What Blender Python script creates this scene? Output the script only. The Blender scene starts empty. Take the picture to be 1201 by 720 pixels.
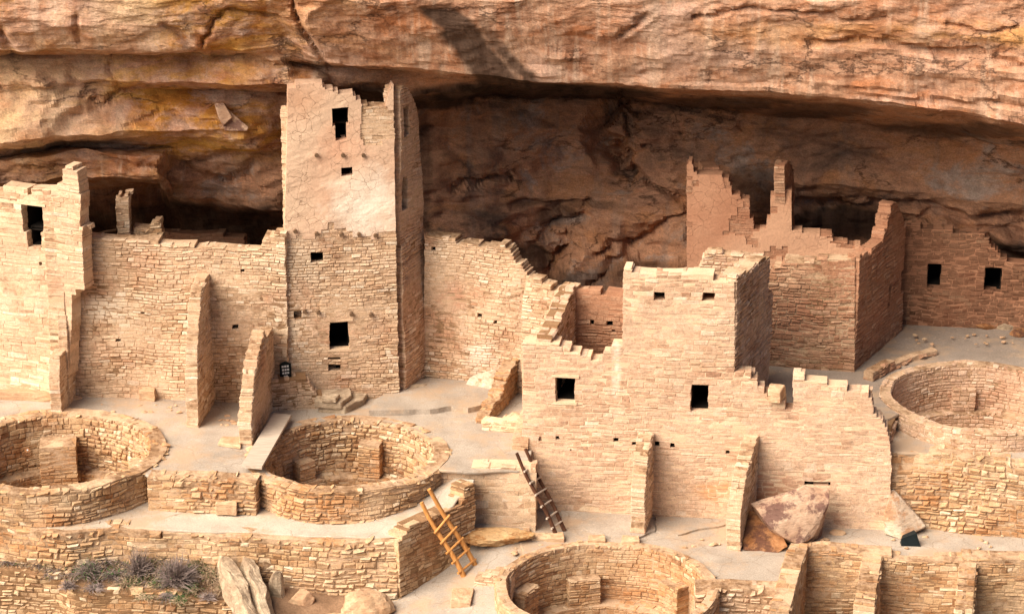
import bpy, math, random
from mathutils import Vector, noise, geometry
random.seed(7)
S = bpy.context.scene
COL = S.collection
R = math.radians

# ------------------------------------------------------------------ camera
W0, H0 = 1201.0, 720.0
F = 3000.0
PITCH = R(19)
DIST = 60.0
AIM = Vector((0, 0, 2.23))
FW = Vector((0, math.cos(PITCH), -math.sin(PITCH)))
UP = Vector((0, math.sin(PITCH), math.cos(PITCH)))
CAM = AIM - FW * DIST
cd = bpy.data.cameras.new('camera'); cam = bpy.data.objects.new('camera', cd); COL.objects.link(cam)
cam.location = CAM; cam.rotation_euler = (R(90) - PITCH, 0, 0)
cd.sensor_width = 36; cd.lens = F / W0 * 36; cd.clip_end = 2000; cd.clip_start = 1
S.camera = cam

def ray(u, v):
    return (FW * F + Vector((1, 0, 0)) * (u - W0 / 2) - UP * (v - H0 / 2)).normalized()
def PZ(u, v, z):          # survey helper: photo point known to lie at height z
    d = ray(u, v); return CAM + d * ((z - CAM.z) / d.z)
def PY(u, v, y):          # photo point known to lie at depth y
    d = ray(u, v); return CAM + d * ((y - CAM.y) / d.y)

# ------------------------------------------------------------------ materials
def newmat(name):
    m = bpy.data.materials.new(name); m.use_nodes = True
    nt = m.node_tree; nt.nodes.clear()
    out = nt.nodes.new('ShaderNodeOutputMaterial'); b = nt.nodes.new('ShaderNodeBsdfPrincipled')
    b.inputs['Roughness'].default_value = .92
    b.inputs['Specular IOR Level'].default_value = .15
    nt.links.new(b.outputs[0], out.inputs[0])
    return m, nt, b
def N(nt, t, **k):
    n = nt.nodes.new('ShaderNode' + t)
    for a, v in k.items():
        if a.startswith('i_'): n.inputs[a[2:].replace('_', ' ')].default_value = v
        else: setattr(n, a, v)
    return n
def ramp(nt, src, stops, interp='LINEAR'):
    r = nt.nodes.new('ShaderNodeValToRGB'); r.color_ramp.interpolation = interp
    el = r.color_ramp.elements
    while len(el) < len(stops): el.new(.5)
    for e, (p, c) in zip(el, stops):
        e.position = p; e.color = (c if len(c) == 4 else (*c, 1)) if hasattr(c, '__len__') else (c, c, c, 1)
    nt.links.new(src, r.inputs[0]); return r.outputs[0]
def mix(nt, fac, a, b, mode='MIX'):
    m = nt.nodes.new('ShaderNodeMix'); m.data_type = 'RGBA'; m.blend_type = mode
    for s, v in ((0, fac), (6, a), (7, b)):
        if isinstance(v, (int, float)): m.inputs[s].default_value = v
        elif isinstance(v, tuple): m.inputs[s].default_value = (*v, 1)
        else: nt.links.new(v, m.inputs[s])
    return m.outputs[2]
def mapped(nt, scale, loc=(0, 0, 0), rot=(0, 0, 0)):
    g = nt.nodes.new('ShaderNodeNewGeometry'); mp = nt.nodes.new('ShaderNodeMapping')
    mp.inputs['Scale'].default_value = scale; mp.inputs['Location'].default_value = loc; mp.inputs['Rotation'].default_value = rot
    nt.links.new(g.outputs['Position'], mp.inputs[0]); return mp.outputs[0]
def nz(nt, scale, vec=None, detail=6, rough=.6, dist=0):
    n = N(nt, 'TexNoise'); n.inputs['Scale'].default_value = scale; n.inputs['Detail'].default_value = detail
    n.inputs['Roughness'].default_value = rough; n.inputs['Distortion'].default_value = dist
    nt.links.new(vec if vec is not None else mapped(nt, (1, 1, 1)), n.inputs['Vector']); return n.outputs[0]
def bump(nt, b, h, strength=.5, dist=.02, prev=None):
    n = nt.nodes.new('ShaderNodeBump'); n.inputs['Strength'].default_value = strength; n.inputs['Distance'].default_value = dist
    nt.links.new(h, n.inputs['Height'])
    if prev is not None: nt.links.new(prev, n.inputs['Normal'])
    nt.links.new(n.outputs[0], b.inputs['Normal']); return n.outputs[0]

def mud_wash(nt, c, wash, amt, off=0):
    """remains of mud plaster smeared over stones and joints alike"""
    a = nz(nt, .9, mapped(nt, (1, 1, 1.2), (off, 0, 4)), 5, .65); f = nz(nt, 9, mapped(nt, (1, 1, 1.6)), 6, .7)
    m = N(nt, 'Math', operation='MULTIPLY_ADD'); nt.links.new(f, m.inputs[0]); m.inputs[1].default_value = .55; nt.links.new(a, m.inputs[2])
    return mix(nt, ramp(nt, m.outputs[0], [(.66, 0), (.86, amt)]), c, wash)
def spot(nt, c, P_, sc_, r_, col_):
    """a stain of the stone itself, ragged outline, at one place"""
    mp = mapped(nt, sc_); d = N(nt, 'VectorMath', operation='DISTANCE'); nt.links.new(mp, d.inputs[0]); d.inputs[1].default_value = [a * b for a, b in zip(P_, sc_)]
    m = N(nt, 'Math', operation='MULTIPLY_ADD'); nt.links.new(nz(nt, 2.2, None, 6, .7), m.inputs[0]); m.inputs[1].default_value = 1.6; nt.links.new(d.outputs['Value'], m.inputs[2])
    return mix(nt, ramp(nt, m.outputs[0], [(r_ * .5 + .45 if False else .0, .85), (1.0, .0)]) if False else ramp(nt, scale_to(nt, m.outputs[0], r_), [(.55, .8), (1.0, 0)]), c, col_)
def scale_to(nt, x, r_):
    m = N(nt, 'Math', operation='DIVIDE'); nt.links.new(x, m.inputs[0]); m.inputs[1].default_value = r_ + .8; return m.outputs[0]
def stone_mat(name, cols, patch, patch2, seed=0, pf=.6, wash=None, amt=.6, spots=()):
    """cols: 5 tones picked per stone through the rnd attribute"""
    m, nt, b = newmat(name)
    at = N(nt, 'Attribute'); at.attribute_name = 'rnd'
    c = ramp(nt, at.outputs['Fac'], [(0, cols[0]), (.12, cols[1]), (.45, cols[2]), (.8, cols[3]), (1, cols[4])])
    n1 = nz(nt, .55, mapped(nt, (1, 1, 1.3), (seed, seed * 2, 0)), 4, .6)
    c = mix(nt, ramp(nt, n1, [(.48, 0), (.60, pf)]), c, patch, 'MIX')
    n2 = nz(nt, .7, mapped(nt, (1, 1, 1.1), (seed + 9, 3, seed)), 4, .6)
    c = mix(nt, ramp(nt, n2, [(.52, 0), (.66, pf)]), c, patch2, 'MIX')
    if wash: c = mud_wash(nt, c, wash, amt)
    n3 = nz(nt, 11, None, 8, .75)
    c = mix(nt, 1, c, ramp(nt, n3, [(.28, .50), (.42, .88), (.55, 1.03), (.70, 1.28)]), 'MULTIPLY')
    n4 = nz(nt, 55, None, 3, .7)
    c = mix(nt, 1, c, ramp(nt, n4, [(.3, .68), (.7, 1.22)]), 'MULTIPLY')
    for (P_, sc_, r_, col_) in spots: c = spot(nt, c, P_, sc_, r_, col_)
    nt.links.new(c, b.inputs['Base Color'])
    p = bump(nt, b, n3, .9, .035)
    bump(nt, b, n4, .6, .012, p)
    return m
def plain_mat(name, a, c2, sc=6, bs=.5, bd=.02, rough=.95, sc2=40, lo=.3, hi=.7, wash=None, amt=.8, cracks=0):
    m, nt, b = newmat(name)
    n = nz(nt, sc, None, 8, .65); c = ramp(nt, n, [(lo, a), (hi, c2)])
    if wash: c = mud_wash(nt, c, wash, amt)
    n2 = nz(nt, sc2, None, 4, .7)
    c = mix(nt, 1, c, ramp(nt, n2, [(.3, .75), (.7, 1.18)]), 'MULTIPLY')
    if cracks:
        mp = mapped(nt, (1, 1, 1)); nn = N(nt, 'TexNoise'); nn.inputs['Scale'].default_value = 1.6; nn.inputs['Detail'].default_value = 6; nt.links.new(mp, nn.inputs['Vector'])
        sc_ = N(nt, 'VectorMath', operation='SCALE'); sc_.inputs['Scale'].default_value = .7; nt.links.new(nn.outputs[1], sc_.inputs[0])
        ad = N(nt, 'VectorMath', operation='ADD'); nt.links.new(mp, ad.inputs[0]); nt.links.new(sc_.outputs[0], ad.inputs[1])
        vo = N(nt, 'TexVoronoi', feature='DISTANCE_TO_EDGE'); vo.inputs['Scale'].default_value = .7; nt.links.new(ad.outputs[0], vo.inputs['Vector'])
        gate = ramp(nt, nz(nt, .35, mapped(nt, (1, 1, 1), (8, 3, 0)), 2, .5), [(.42, 0), (.52, cracks)])
        ck = mix(nt, 1, ramp(nt, vo.outputs[0], [(0, 1), (.011, 0)]), gate, 'MULTIPLY')
        c = mix(nt, ck, c, (.16, .10, .06))
        pt = nz(nt, .8, mapped(nt, (1, 1, 1), (2, 8, 0)), 5, .7)
        c = mix(nt, ramp(nt, pt, [(.48, 0), (.62, .7)]), c, (.44, .30, .19))
        gv = N(nt, 'TexVoronoi'); gv.inputs['Scale'].default_value = 9; nt.links.new(mp, gv.inputs['Vector'])
        gg = ramp(nt, nz(nt, .9, mapped(nt, (1, 1, 1), (1, 1, 6)), 5, .7), [(.46, 0), (.6, 1)])
        gr = mix(nt, 1, ramp(nt, gv.outputs['Distance'], [(.14, 1), (.24, 0)]), gg, 'MULTIPLY')
        c = mix(nt, mix(nt, 1, gr, (.7, .7, .7), 'MULTIPLY'), c, ramp(nt, gv.outputs['Color'], [(.3, (.24, .15, .09)), (.7, (.62, .48, .34))]))
    nt.links.new(c, b.inputs['Base Color']); b.inputs['Roughness'].default_value = rough
    p = bump(nt, b, n, bs, bd); bump(nt, b, n2, bs, bd * .4, p)
    return m

M = {}
M['cream'] = stone_mat('cream_sandstone', [(.33, .18, .10), (.50, .305, .18), (.58, .39, .24), (.65, .465, .305), (.82, .69, .54)],
                       (.53, .285, .175), (.77, .63, .47), 1, .65, (.66, .475, .325), .8,
   [(PY(535, 352, .3), (1, 1, 1.6), .9, (.52, .25, .15)), (PY(92, 330, 0), (1, 1, 1.3), .9, (.54, .31, .20)), (PY(300, 478, 0), (1, 1, 1.6), .7, (.46, .24, .15)), (PY(560, 420, .3), (1, 1, 1), .6, (.80, .70, .58)), (PY(120, 362, 0), (1, 1, 2), .8, (.80, .69, .54))])
M['pink'] = stone_mat('pink_sandstone', [(.38, .205, .125), (.49, .29, .18), (.55, .345, .22), (.60, .39, .26), (.76, .60, .46)],
                      (.53, .30, .195), (.70, .53, .38), 5, .5, (.65, .455, .32), .8,
   [(PY(724, 438, -4.1), (7, .5, 1), .9, (.84, .74, .62)), (PY(905, 590, -4.6), (1, .5, 1), .9, (.45, .20, .11)), (PY(850, 590, -4.6), (1, .5, 2.5), .9, (.56, .26, .10))])
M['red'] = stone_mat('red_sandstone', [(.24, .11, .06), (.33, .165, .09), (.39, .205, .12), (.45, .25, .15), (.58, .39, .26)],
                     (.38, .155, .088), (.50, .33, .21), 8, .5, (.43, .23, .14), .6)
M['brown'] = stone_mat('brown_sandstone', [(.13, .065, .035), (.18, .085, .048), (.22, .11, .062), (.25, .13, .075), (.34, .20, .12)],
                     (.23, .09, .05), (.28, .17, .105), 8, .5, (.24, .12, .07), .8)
M['gold'] = stone_mat('golden_sandstone', [(.22, .10, .048), (.39, .21, .10), (.51, .315, .165), (.59, .40, .23), (.80, .65, .47)],
                      (.46, .20, .075), (.66, .49, .32), 3, .7, (.58, .385, .23), .5)
M['m_light'] = plain_mat('pale_mud_mortar', (.62, .44, .28), (.74, .58, .41), 5, .5, .015, wash=(.64, .43, .28), amt=.9)
M['m_tan'] = plain_mat('tan_mud_mortar', (.12, .058, .028), (.38, .235, .13), 7, .6, .02, wash=(.62, .43, .28), amt=.8)
M['m_dark'] = plain_mat('dark_mud_joint', (.20, .11, .055), (.32, .19, .10), 5, .6, .02)
M['m_red'] = plain_mat('red_mud_mortar', (.32, .15, .085), (.42, .22, .13), 3, .5, .02)
M['room_shade'] = plain_mat('painted_room_shade', (.006, .005, .004), (.016, .012, .009), 4, .3, .01)  # near-black colour standing in for the shade of unlit rooms
M['floor'] = plain_mat('grey_packed_clay_floor', (.30, .245, .195), (.46, .39, .32), 1.0, .6, .05, .97, 30, cracks=.5)
M['floor_pale'] = plain_mat('pale_packed_clay_path', (.40, .33, .26), (.56, .485, .395), 1.2, .6, .05, .97, 30, cracks=.85)
M['floor_dim'] = plain_mat('dusty_grey_floor', (.24, .19, .15), (.35, .285, .235), .9, .6, .05, .97, 30, cracks=.2)
M['soil'] = plain_mat('brown_soil', (.15, .085, .048), (.33, .20, .12), 2.5, .9, .06, .98, 25)
M['gsoil'] = plain_mat('golden_earth', (.42, .23, .09), (.62, .40, .20), 1.5, .7, .05)
M['ground'] = plain_mat('canyon_earth', (.13, .10, .06), (.22, .16, .10), .4, .5, .1)
M['log'] = plain_mat('weathered_log', (.10, .06, .035), (.20, .12, .07), 9, .5, .01)
M['twig'] = plain_mat('dead_grey_twig', (.14, .10, .085), (.33, .255, .23), 5, .2, .002)
M['twig_tan'] = plain_mat('dry_tan_stalk', (.30, .20, .12), (.50, .37, .25), 5, .2, .002)
M['leaf'] = plain_mat('green_leaf', (.03, .075, .02), (.08, .14, .04), 8, .2, .002, .7)
M['black'] = plain_mat('black_painted_metal', (.006, .009, .010), (.010, .016, .018), 8, .1, .002, .5)
M['white'] = plain_mat('white_sign_paint', (.70, .70, .68), (.82, .82, .80), 8, .1, .001, .6)

def wood(name, a, b2, stretch):
    m, nt, b = newmat(name)
    tc = N(nt, 'TexCoord'); mp = N(nt, 'Mapping'); mp.inputs['Scale'].default_value = stretch
    nt.links.new(tc.outputs['Object'], mp.inputs[0])
    n = nz(nt, 3, mp.outputs[0], 6, .6)
    nt.links.new(ramp(nt, n, [(.3, a), (.7, b2)]), b.inputs['Base Color']); bump(nt, b, n, .5, .008)
    b.inputs['Roughness'].default_value = .6
    return m
M['wood'] = wood('orange_peeled_pole', (.42, .17, .045), (.66, .33, .11), (9, 9, 1.5))
M['wood_dark'] = wood('dark_weathered_pole', (.045, .02, .012), (.13, .055, .03), (9, 9, 1.5))
M['plank'] = wood('grey_weathered_plank', (.34, .27, .21), (.56, .47, .38), (1, 14, 8))

def plaster_mat(name, a, b2, pale, crack=.55, spots=()):
    m, nt, b = newmat(name)
    n = nz(nt, .8, None, 6, .6); c = ramp(nt, n, [(.35, a), (.65, b2)])
    n2 = nz(nt, .35, mapped(nt, (1, 1, .8), (3.3, 0, 1.0)), 3, .5)
    c = mix(nt, ramp(nt, n2, [(.47, 0), (.62, .8)]), c, pale)
    for (P_, sc_, r_, col_) in spots: c = spot(nt, c, P_, sc_, r_, col_)
    mp = mapped(nt, (1, 1, 1)); ad = N(nt, 'VectorMath', operation='ADD'); nt.links.new(mp, ad.inputs[0])
    sc = N(nt, 'VectorMath', operation='SCALE'); sc.inputs['Scale'].default_value = .22
    nn = N(nt, 'TexNoise'); nn.inputs['Scale'].default_value = 3; nn.inputs['Detail'].default_value = 4; nt.links.new(mp, nn.inputs['Vector'])
    nt.links.new(nn.outputs[1], sc.inputs[0]); nt.links.new(sc.outputs[0], ad.inputs[1])
    vo = N(nt, 'TexVoronoi', feature='DISTANCE_TO_EDGE'); vo.inputs['Scale'].default_value = 4.2; nt.links.new(ad.outputs[0], vo.inputs['Vector'])
    cm = nz(nt, .9, mapped(nt, (1, 1, 1), (5, 1, 2)), 3, .5)
    cmf = ramp(nt, cm, [(.42, 0), (.55, 1)])
    ck = ramp(nt, vo.outputs[0], [(.0, 1), (.022, 0)])
    ck = mix(nt, 1, ck, cmf, 'MULTIPLY')
    n3 = nz(nt, 20, None, 6, .7); c = mix(nt, 1, c, ramp(nt, n3, [(.3, .82), (.7, 1.14)]), 'MULTIPLY')
    ckm = mix(nt, 1, ck, (crack,) * 3, 'MULTIPLY')
    c = mix(nt, ckm, c, (.22, .12, .065))
    nt.links.new(c, b.inputs['Base Color'])
    p = bump(nt, b, n3, .5, .02)
    iv = N(nt, 'Invert'); nt.links.new(ck, iv.inputs[1]); bump(nt, b, iv.outputs[0], .6, .02, p)
    return m
M['plaster'] = plaster_mat('cracked_mud_plaster', (.55, .345, .235), (.62, .415, .285), (.66, .48, .34), .6,
   [(PY(432, 240, 0), (1, .6, 1), 1.1, (.86, .77, .64)), (PY(400, 168, 0), (1, .6, 1), .8, (.60, .34, .22)), (PY(350, 118, 0), (1, .6, 1.5), .8, (.50, .29, .18))])
M['plaster_red'] = plaster_mat('red_mud_plaster', (.42, .20, .115), (.50, .265, .16), (.54, .32, .20), .10)
M['plaster_back'] = plaster_mat('brown_mud_plaster', (.24, .12, .07), (.30, .155, .09), (.33, .19, .12), .25)

def N_value(nt, c):
    sp_ = N(nt, 'SeparateColor'); nt.links.new(c, sp_.inputs[0]); return sp_.outputs[0]
def cliff_mat():
    m, nt, b = newmat('banded_canyon_sandstone')
    zc = N(nt, 'Attribute'); zc.attribute_name = 'zone'           # real mineral zones: R = alcove wall, G = ochre, B = pale
    sep = N(nt, 'SeparateColor'); nt.links.new(zc.outputs['Color'], sep.inputs[0])
    band = nz(nt, .75, mapped(nt, (.5, .6, 1.5), (0, 0, 0), (0, R(6), 0)), 10, .70, .5)
    c = ramp(nt, band, [(.30, (.25, .105, .055)), (.42, (.41, .20, .115)), (.5, (.52, .30, .19)), (.58, (.45, .22, .125)), (.70, (.60, .41, .29))])
    blotch = nz(nt, .55, mapped(nt, (.8, 1, 1.2), (4, 2, 7)), 8, .68, .5)
    c = mix(nt, ramp(nt, blotch, [(.48, 0), (.60, .8)]), c, (.55, .36, .27))
    redb = nz(nt, .9, mapped(nt, (.7, 1, 1.2), (1, 8, 3)), 8, .72, .4)
    c = mix(nt, ramp(nt, redb, [(.52, 0), (.63, .8)]), c, (.40, .15, .06))
    st = nz(nt, 1.0, mapped(nt, (2.2, .6, .20), (0, 0, 0), (0, R(-28), 0)), 7, .6, .3)
    c = mix(nt, ramp(nt, st, [(.52, 0), (.64, .8)]), c, (.62, .43, .31))
    c = mix(nt, ramp(nt, st, [(.30, .6), (.43, 0)]), c, (.27, .115, .06))
    oc = nz(nt, .8, mapped(nt, (.6, 1, 1.3), (7, 0, 0)), 8, .72, .6)
    of = mix(nt, 1, ramp(nt, oc, [(.45, 0), (.56, 1)]), sep.outputs[1], 'MULTIPLY')
    c = mix(nt, of, c, mix(nt, ramp(nt, band, [(.4, 0), (.6, 1)]), (.40, .16, .03), (.56, .30, .07)))
    c = mix(nt, sep.outputs[2], c, mix(nt, ramp(nt, oc, [(.35, 0), (.6, 1)]), (.48, .25, .12), (.74, .55, .35)))
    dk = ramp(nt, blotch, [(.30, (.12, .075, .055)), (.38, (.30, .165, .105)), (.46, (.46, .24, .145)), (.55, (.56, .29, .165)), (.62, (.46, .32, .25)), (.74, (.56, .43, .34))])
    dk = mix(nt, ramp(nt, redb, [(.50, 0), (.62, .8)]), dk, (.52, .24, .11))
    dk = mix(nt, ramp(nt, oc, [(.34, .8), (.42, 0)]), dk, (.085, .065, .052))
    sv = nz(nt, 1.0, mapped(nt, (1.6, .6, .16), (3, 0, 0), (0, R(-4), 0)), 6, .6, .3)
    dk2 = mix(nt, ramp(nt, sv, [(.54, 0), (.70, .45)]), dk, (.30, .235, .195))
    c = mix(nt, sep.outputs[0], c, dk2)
    g2 = nz(nt, 30, mapped(nt, (.8, 1, 1.3)), 6, .75)
    c = mix(nt, 1, c, ramp(nt, g2, [(.3, .6), (.7, 1.3)]), 'MULTIPLY')
    sa = N(nt, 'Attribute'); sa.attribute_name = 'varnish_shade'  # varnish streak on the brow, plus shade painted into the hollows
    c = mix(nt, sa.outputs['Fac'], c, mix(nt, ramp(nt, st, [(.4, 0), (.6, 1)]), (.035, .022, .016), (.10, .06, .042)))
    grit = nz(nt, 7, mapped(nt, (.75, 1, 1.5)), 12, .80)
    c = mix(nt, 1, c, ramp(nt, grit, [(.3, .42), (.45, .92), (.55, 1.06), (.7, 1.40)]), 'MULTIPLY')
    vo = N(nt, 'TexVoronoi', feature='DISTANCE_TO_EDGE'); vo.inputs['Scale'].default_value = .42
    wv = N(nt, 'TexNoise'); wv.inputs['Scale'].default_value = 1.0; wv.inputs['Detail'].default_value = 8; wv.inputs['Roughness'].default_value = .7
    mp = mapped(nt, (.5, .6, 1.3)); nt.links.new(mp, wv.inputs['Vector'])
    sc = N(nt, 'VectorMath', operation='SCALE'); sc.inputs['Scale'].default_value = 1.8; nt.links.new(wv.outputs[1], sc.inputs[0])
    ad = N(nt, 'VectorMath', operation='ADD'); nt.links.new(mp, ad.inputs[0]); nt.links.new(sc.outputs[0], ad.inputs[1])
    nt.links.new(ad.outputs[0], vo.inputs['Vector'])
    gate = ramp(nt, nz(nt, .6, mapped(nt, (1, 1, 1), (2, 5, 5)), 3, .5), [(.45, 0), (.55, 1)])
    ck0 = ramp(nt, vo.outputs[0], [(0, 1), (.010, 0)])
    ckm = mix(nt, 1, ck0, gate, 'MULTIPLY')
    c = mix(nt, mix(nt, 1, ckm, (.7, .7, .7), 'MULTIPLY'), c, (.06, .03, .02))
    nt.links.new(c, b.inputs['Base Color'])
    p = bump(nt, b, band, .6, .10)
    fv = N(nt, 'TexVoronoi'); fv.inputs['Scale'].default_value = 1.9
    mp2 = mapped(nt, (.55, .8, 1.5)); s3 = N(nt, 'VectorMath', operation='SCALE'); s3.inputs['Scale'].default_value = .55; nt.links.new(wv.outputs[1], s3.inputs[0])
    a3 = N(nt, 'VectorMath', operation='ADD'); nt.links.new(mp2, a3.inputs[0]); nt.links.new(s3.outputs[0], a3.inputs[1]); nt.links.new(a3.outputs[0], fv.inputs['Vector'])
    p = bump(nt, b, N_value(nt, fv.outputs['Color']), .55, .07, p)
    p = bump(nt, b, grit, .8, .05, p)
    p = bump(nt, b, g2, .7, .018, p)
    inv = N(nt, 'Invert'); nt.links.new(ckm, inv.inputs[1]); bump(nt, b, inv.outputs[0], .7, .06, p)
    return m
M['cliff'] = cliff_mat()

def boulder_mat(name, a, b2, stain):
    m, nt, b = newmat(name)
    n = nz(nt, 2.0, None, 8, .7, .5); c = ramp(nt, n, [(.35, a), (.6, b2)])
    n2 = nz(nt, 1.6, mapped(nt, (1, 1, 1), (3, 3, 3)), 8, .75)
    c = mix(nt, ramp(nt, n2, [(.48, 0), (.56, .85)]), c, stain)
    n3 = nz(nt, 12, mapped(nt, (.6, .6, 2.2), (0, 0, 0), (R(20), R(15), 0)), 9, .75); c = mix(nt, 1, c, ramp(nt, n3, [(.3, .6), (.48, 1), (.7, 1.25)]), 'MULTIPLY')
    nt.links.new(c, b.inputs['Base Color']); p = bump(nt, b, n, .6, .06); bump(nt, b, n3, .9, .05, p)
    return m
M['boulder'] = boulder_mat('tan_boulder', (.45, .27, .15), (.62, .44, .28), (.50, .30, .18))
M['boulder_white'] = boulder_mat('whitewashed_bedrock', (.50, .36, .25), (.66, .54, .42), (.48, .25, .13))
M['boulder_gold'] = boulder_mat('golden_earthy_rock', (.46, .26, .11), (.60, .40, .21), (.34, .15, .05))
M['boulder_purple'] = boulder_mat('purple_stained_boulder', (.42, .25, .16), (.58, .40, .28), (.15, .072, .06))
M['boulder_grey'] = boulder_mat('grey_lichened_boulder', (.36, .26, .17), (.55, .43, .30), (.30, .21, .14))
M['boulder_red'] = boulder_mat('iron_stained_rock', (.24, .095, .035), (.42, .215, .10), (.10, .045, .032))

# ------------------------------------------------------------------ objects
def finish(name, verts, faces, mats, mi=None, rnd=None, parent=None, smooth=False):
    me = bpy.data.meshes.new(name); me.from_pydata([tuple(v) for v in verts], [], faces)
    for m in mats: me.materials.append(M[m])
    if mi: me.polygons.foreach_set('material_index', mi)
    if rnd:
        a = me.attributes.new('rnd', 'FLOAT', 'POINT'); a.data.foreach_set('value', rnd)
    if smooth: me.polygons.foreach_set('use_smooth', [True] * len(faces))
    me.update()
    o = bpy.data.objects.new(name, me); COL.objects.link(o)
    if parent: o.parent = parent; o.matrix_parent_inverse = parent.matrix_world.inverted()
    return o
def thing(name, label, cat, loc, group=None):
    o = bpy.data.objects.new(name, None); COL.objects.link(o); o.empty_display_size = .3
    o.matrix_world.translation = Vector(loc); o.location = Vector(loc)
    o['label'] = label; o['category'] = cat
    if group: o['group'] = group
    bpy.context.view_layer.update()
    return o
def tag(o, label, cat, group=None):
    o['label'] = label; o['category'] = cat
    if group: o['group'] = group
    return o
def structure(o): o['kind'] = 'structure'; return o

class Path:
    """front line of a wall in plan; depth d runs to its left"""
    def __init__(s, pts):
        s.p = [Vector((p[0], p[1])) for p in pts]; s.c = [0]
        for a, b in zip(s.p, s.p[1:]): s.c.append(s.c[-1] + (b - a).length)
        s.L = s.c[-1]
        seg = []
        for a, b in zip(s.p, s.p[1:]):
            t = (b - a).normalized(); seg.append(Vector((-t.y, t.x)))
        s.n = [seg[0]] + [((a + b).normalized() / max(.5, (a + b).normalized().dot(a))) for a, b in zip(seg, seg[1:])] + [seg[-1]]
    def at(s, q, d):
        i = 0
        while i < len(s.c) - 2 and q > s.c[i + 1]: i += 1
        t = (q - s.c[i]) / max(1e-6, s.c[i + 1] - s.c[i])
        tc = min(1, max(0, t))
        p = s.p[i].lerp(s.p[i + 1], t); n = s.n[i].lerp(s.n[i + 1], tc)
        return p + n * d
    def project(s, u, v):   # photo point -> (s, z) on a straight wall's plane
        a = s.p[0]; t = (s.p[-1] - a).normalized(); n = Vector((-t.y, t.x))
        d = ray(u, v); den = d.x * n.x + d.y * n.y
        k = ((a.x - CAM.x) * n.x + (a.y - CAM.y) * n.y) / den
        P = CAM + d * k
        return ((P.x - a.x) * t.x + (P.y - a.y) * t.y, P.z)

def arc(cx, cy, r, a0, a1, n=48):
    return [(cx + r * math.cos(R(a0 + (a1 - a0) * i / n)), cy + r * math.sin(R(a0 + (a1 - a0) * i / n))) for i in range(n + 1)]

STY = {  # course height, min/max length, protrusion, protrusion jitter, bevel, gap, corner jitter
    'block':  dict(rl=.12, h=.100, l=(.16, .38), p=.007, pj=.005, b=.009, g=.012, j=.009, skip=.003, split=.10, ir=.016),
    'course': dict(h=.088, l=(.11, .30), p=.014, pj=.012, b=.015, g=.014, j=.014, skip=.010, split=.12, ir=.024),
    'thin':   dict(h=.074, l=(.10, .28), p=.013, pj=.012, b=.013, g=.012, j=.012, skip=.010, split=.10, ir=.022),
    'rubble': dict(h=.112, l=(.11, .30), p=.034, pj=.026, b=.034, g=.020, j=.026, skip=.012, split=.16, ir=.045),
    'big':    dict(rl=.15, h=.128, l=(.20, .46), p=.008, pj=.006, b=.010, g=.014, j=.012, skip=.003, split=.22, ir=.022),
    'plaster': dict(h=.07, l=(.12, .32), p=.006, pj=.006, b=.009, g=.010, j=.008, skip=.004, split=.1, ir=.014),
}
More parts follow.
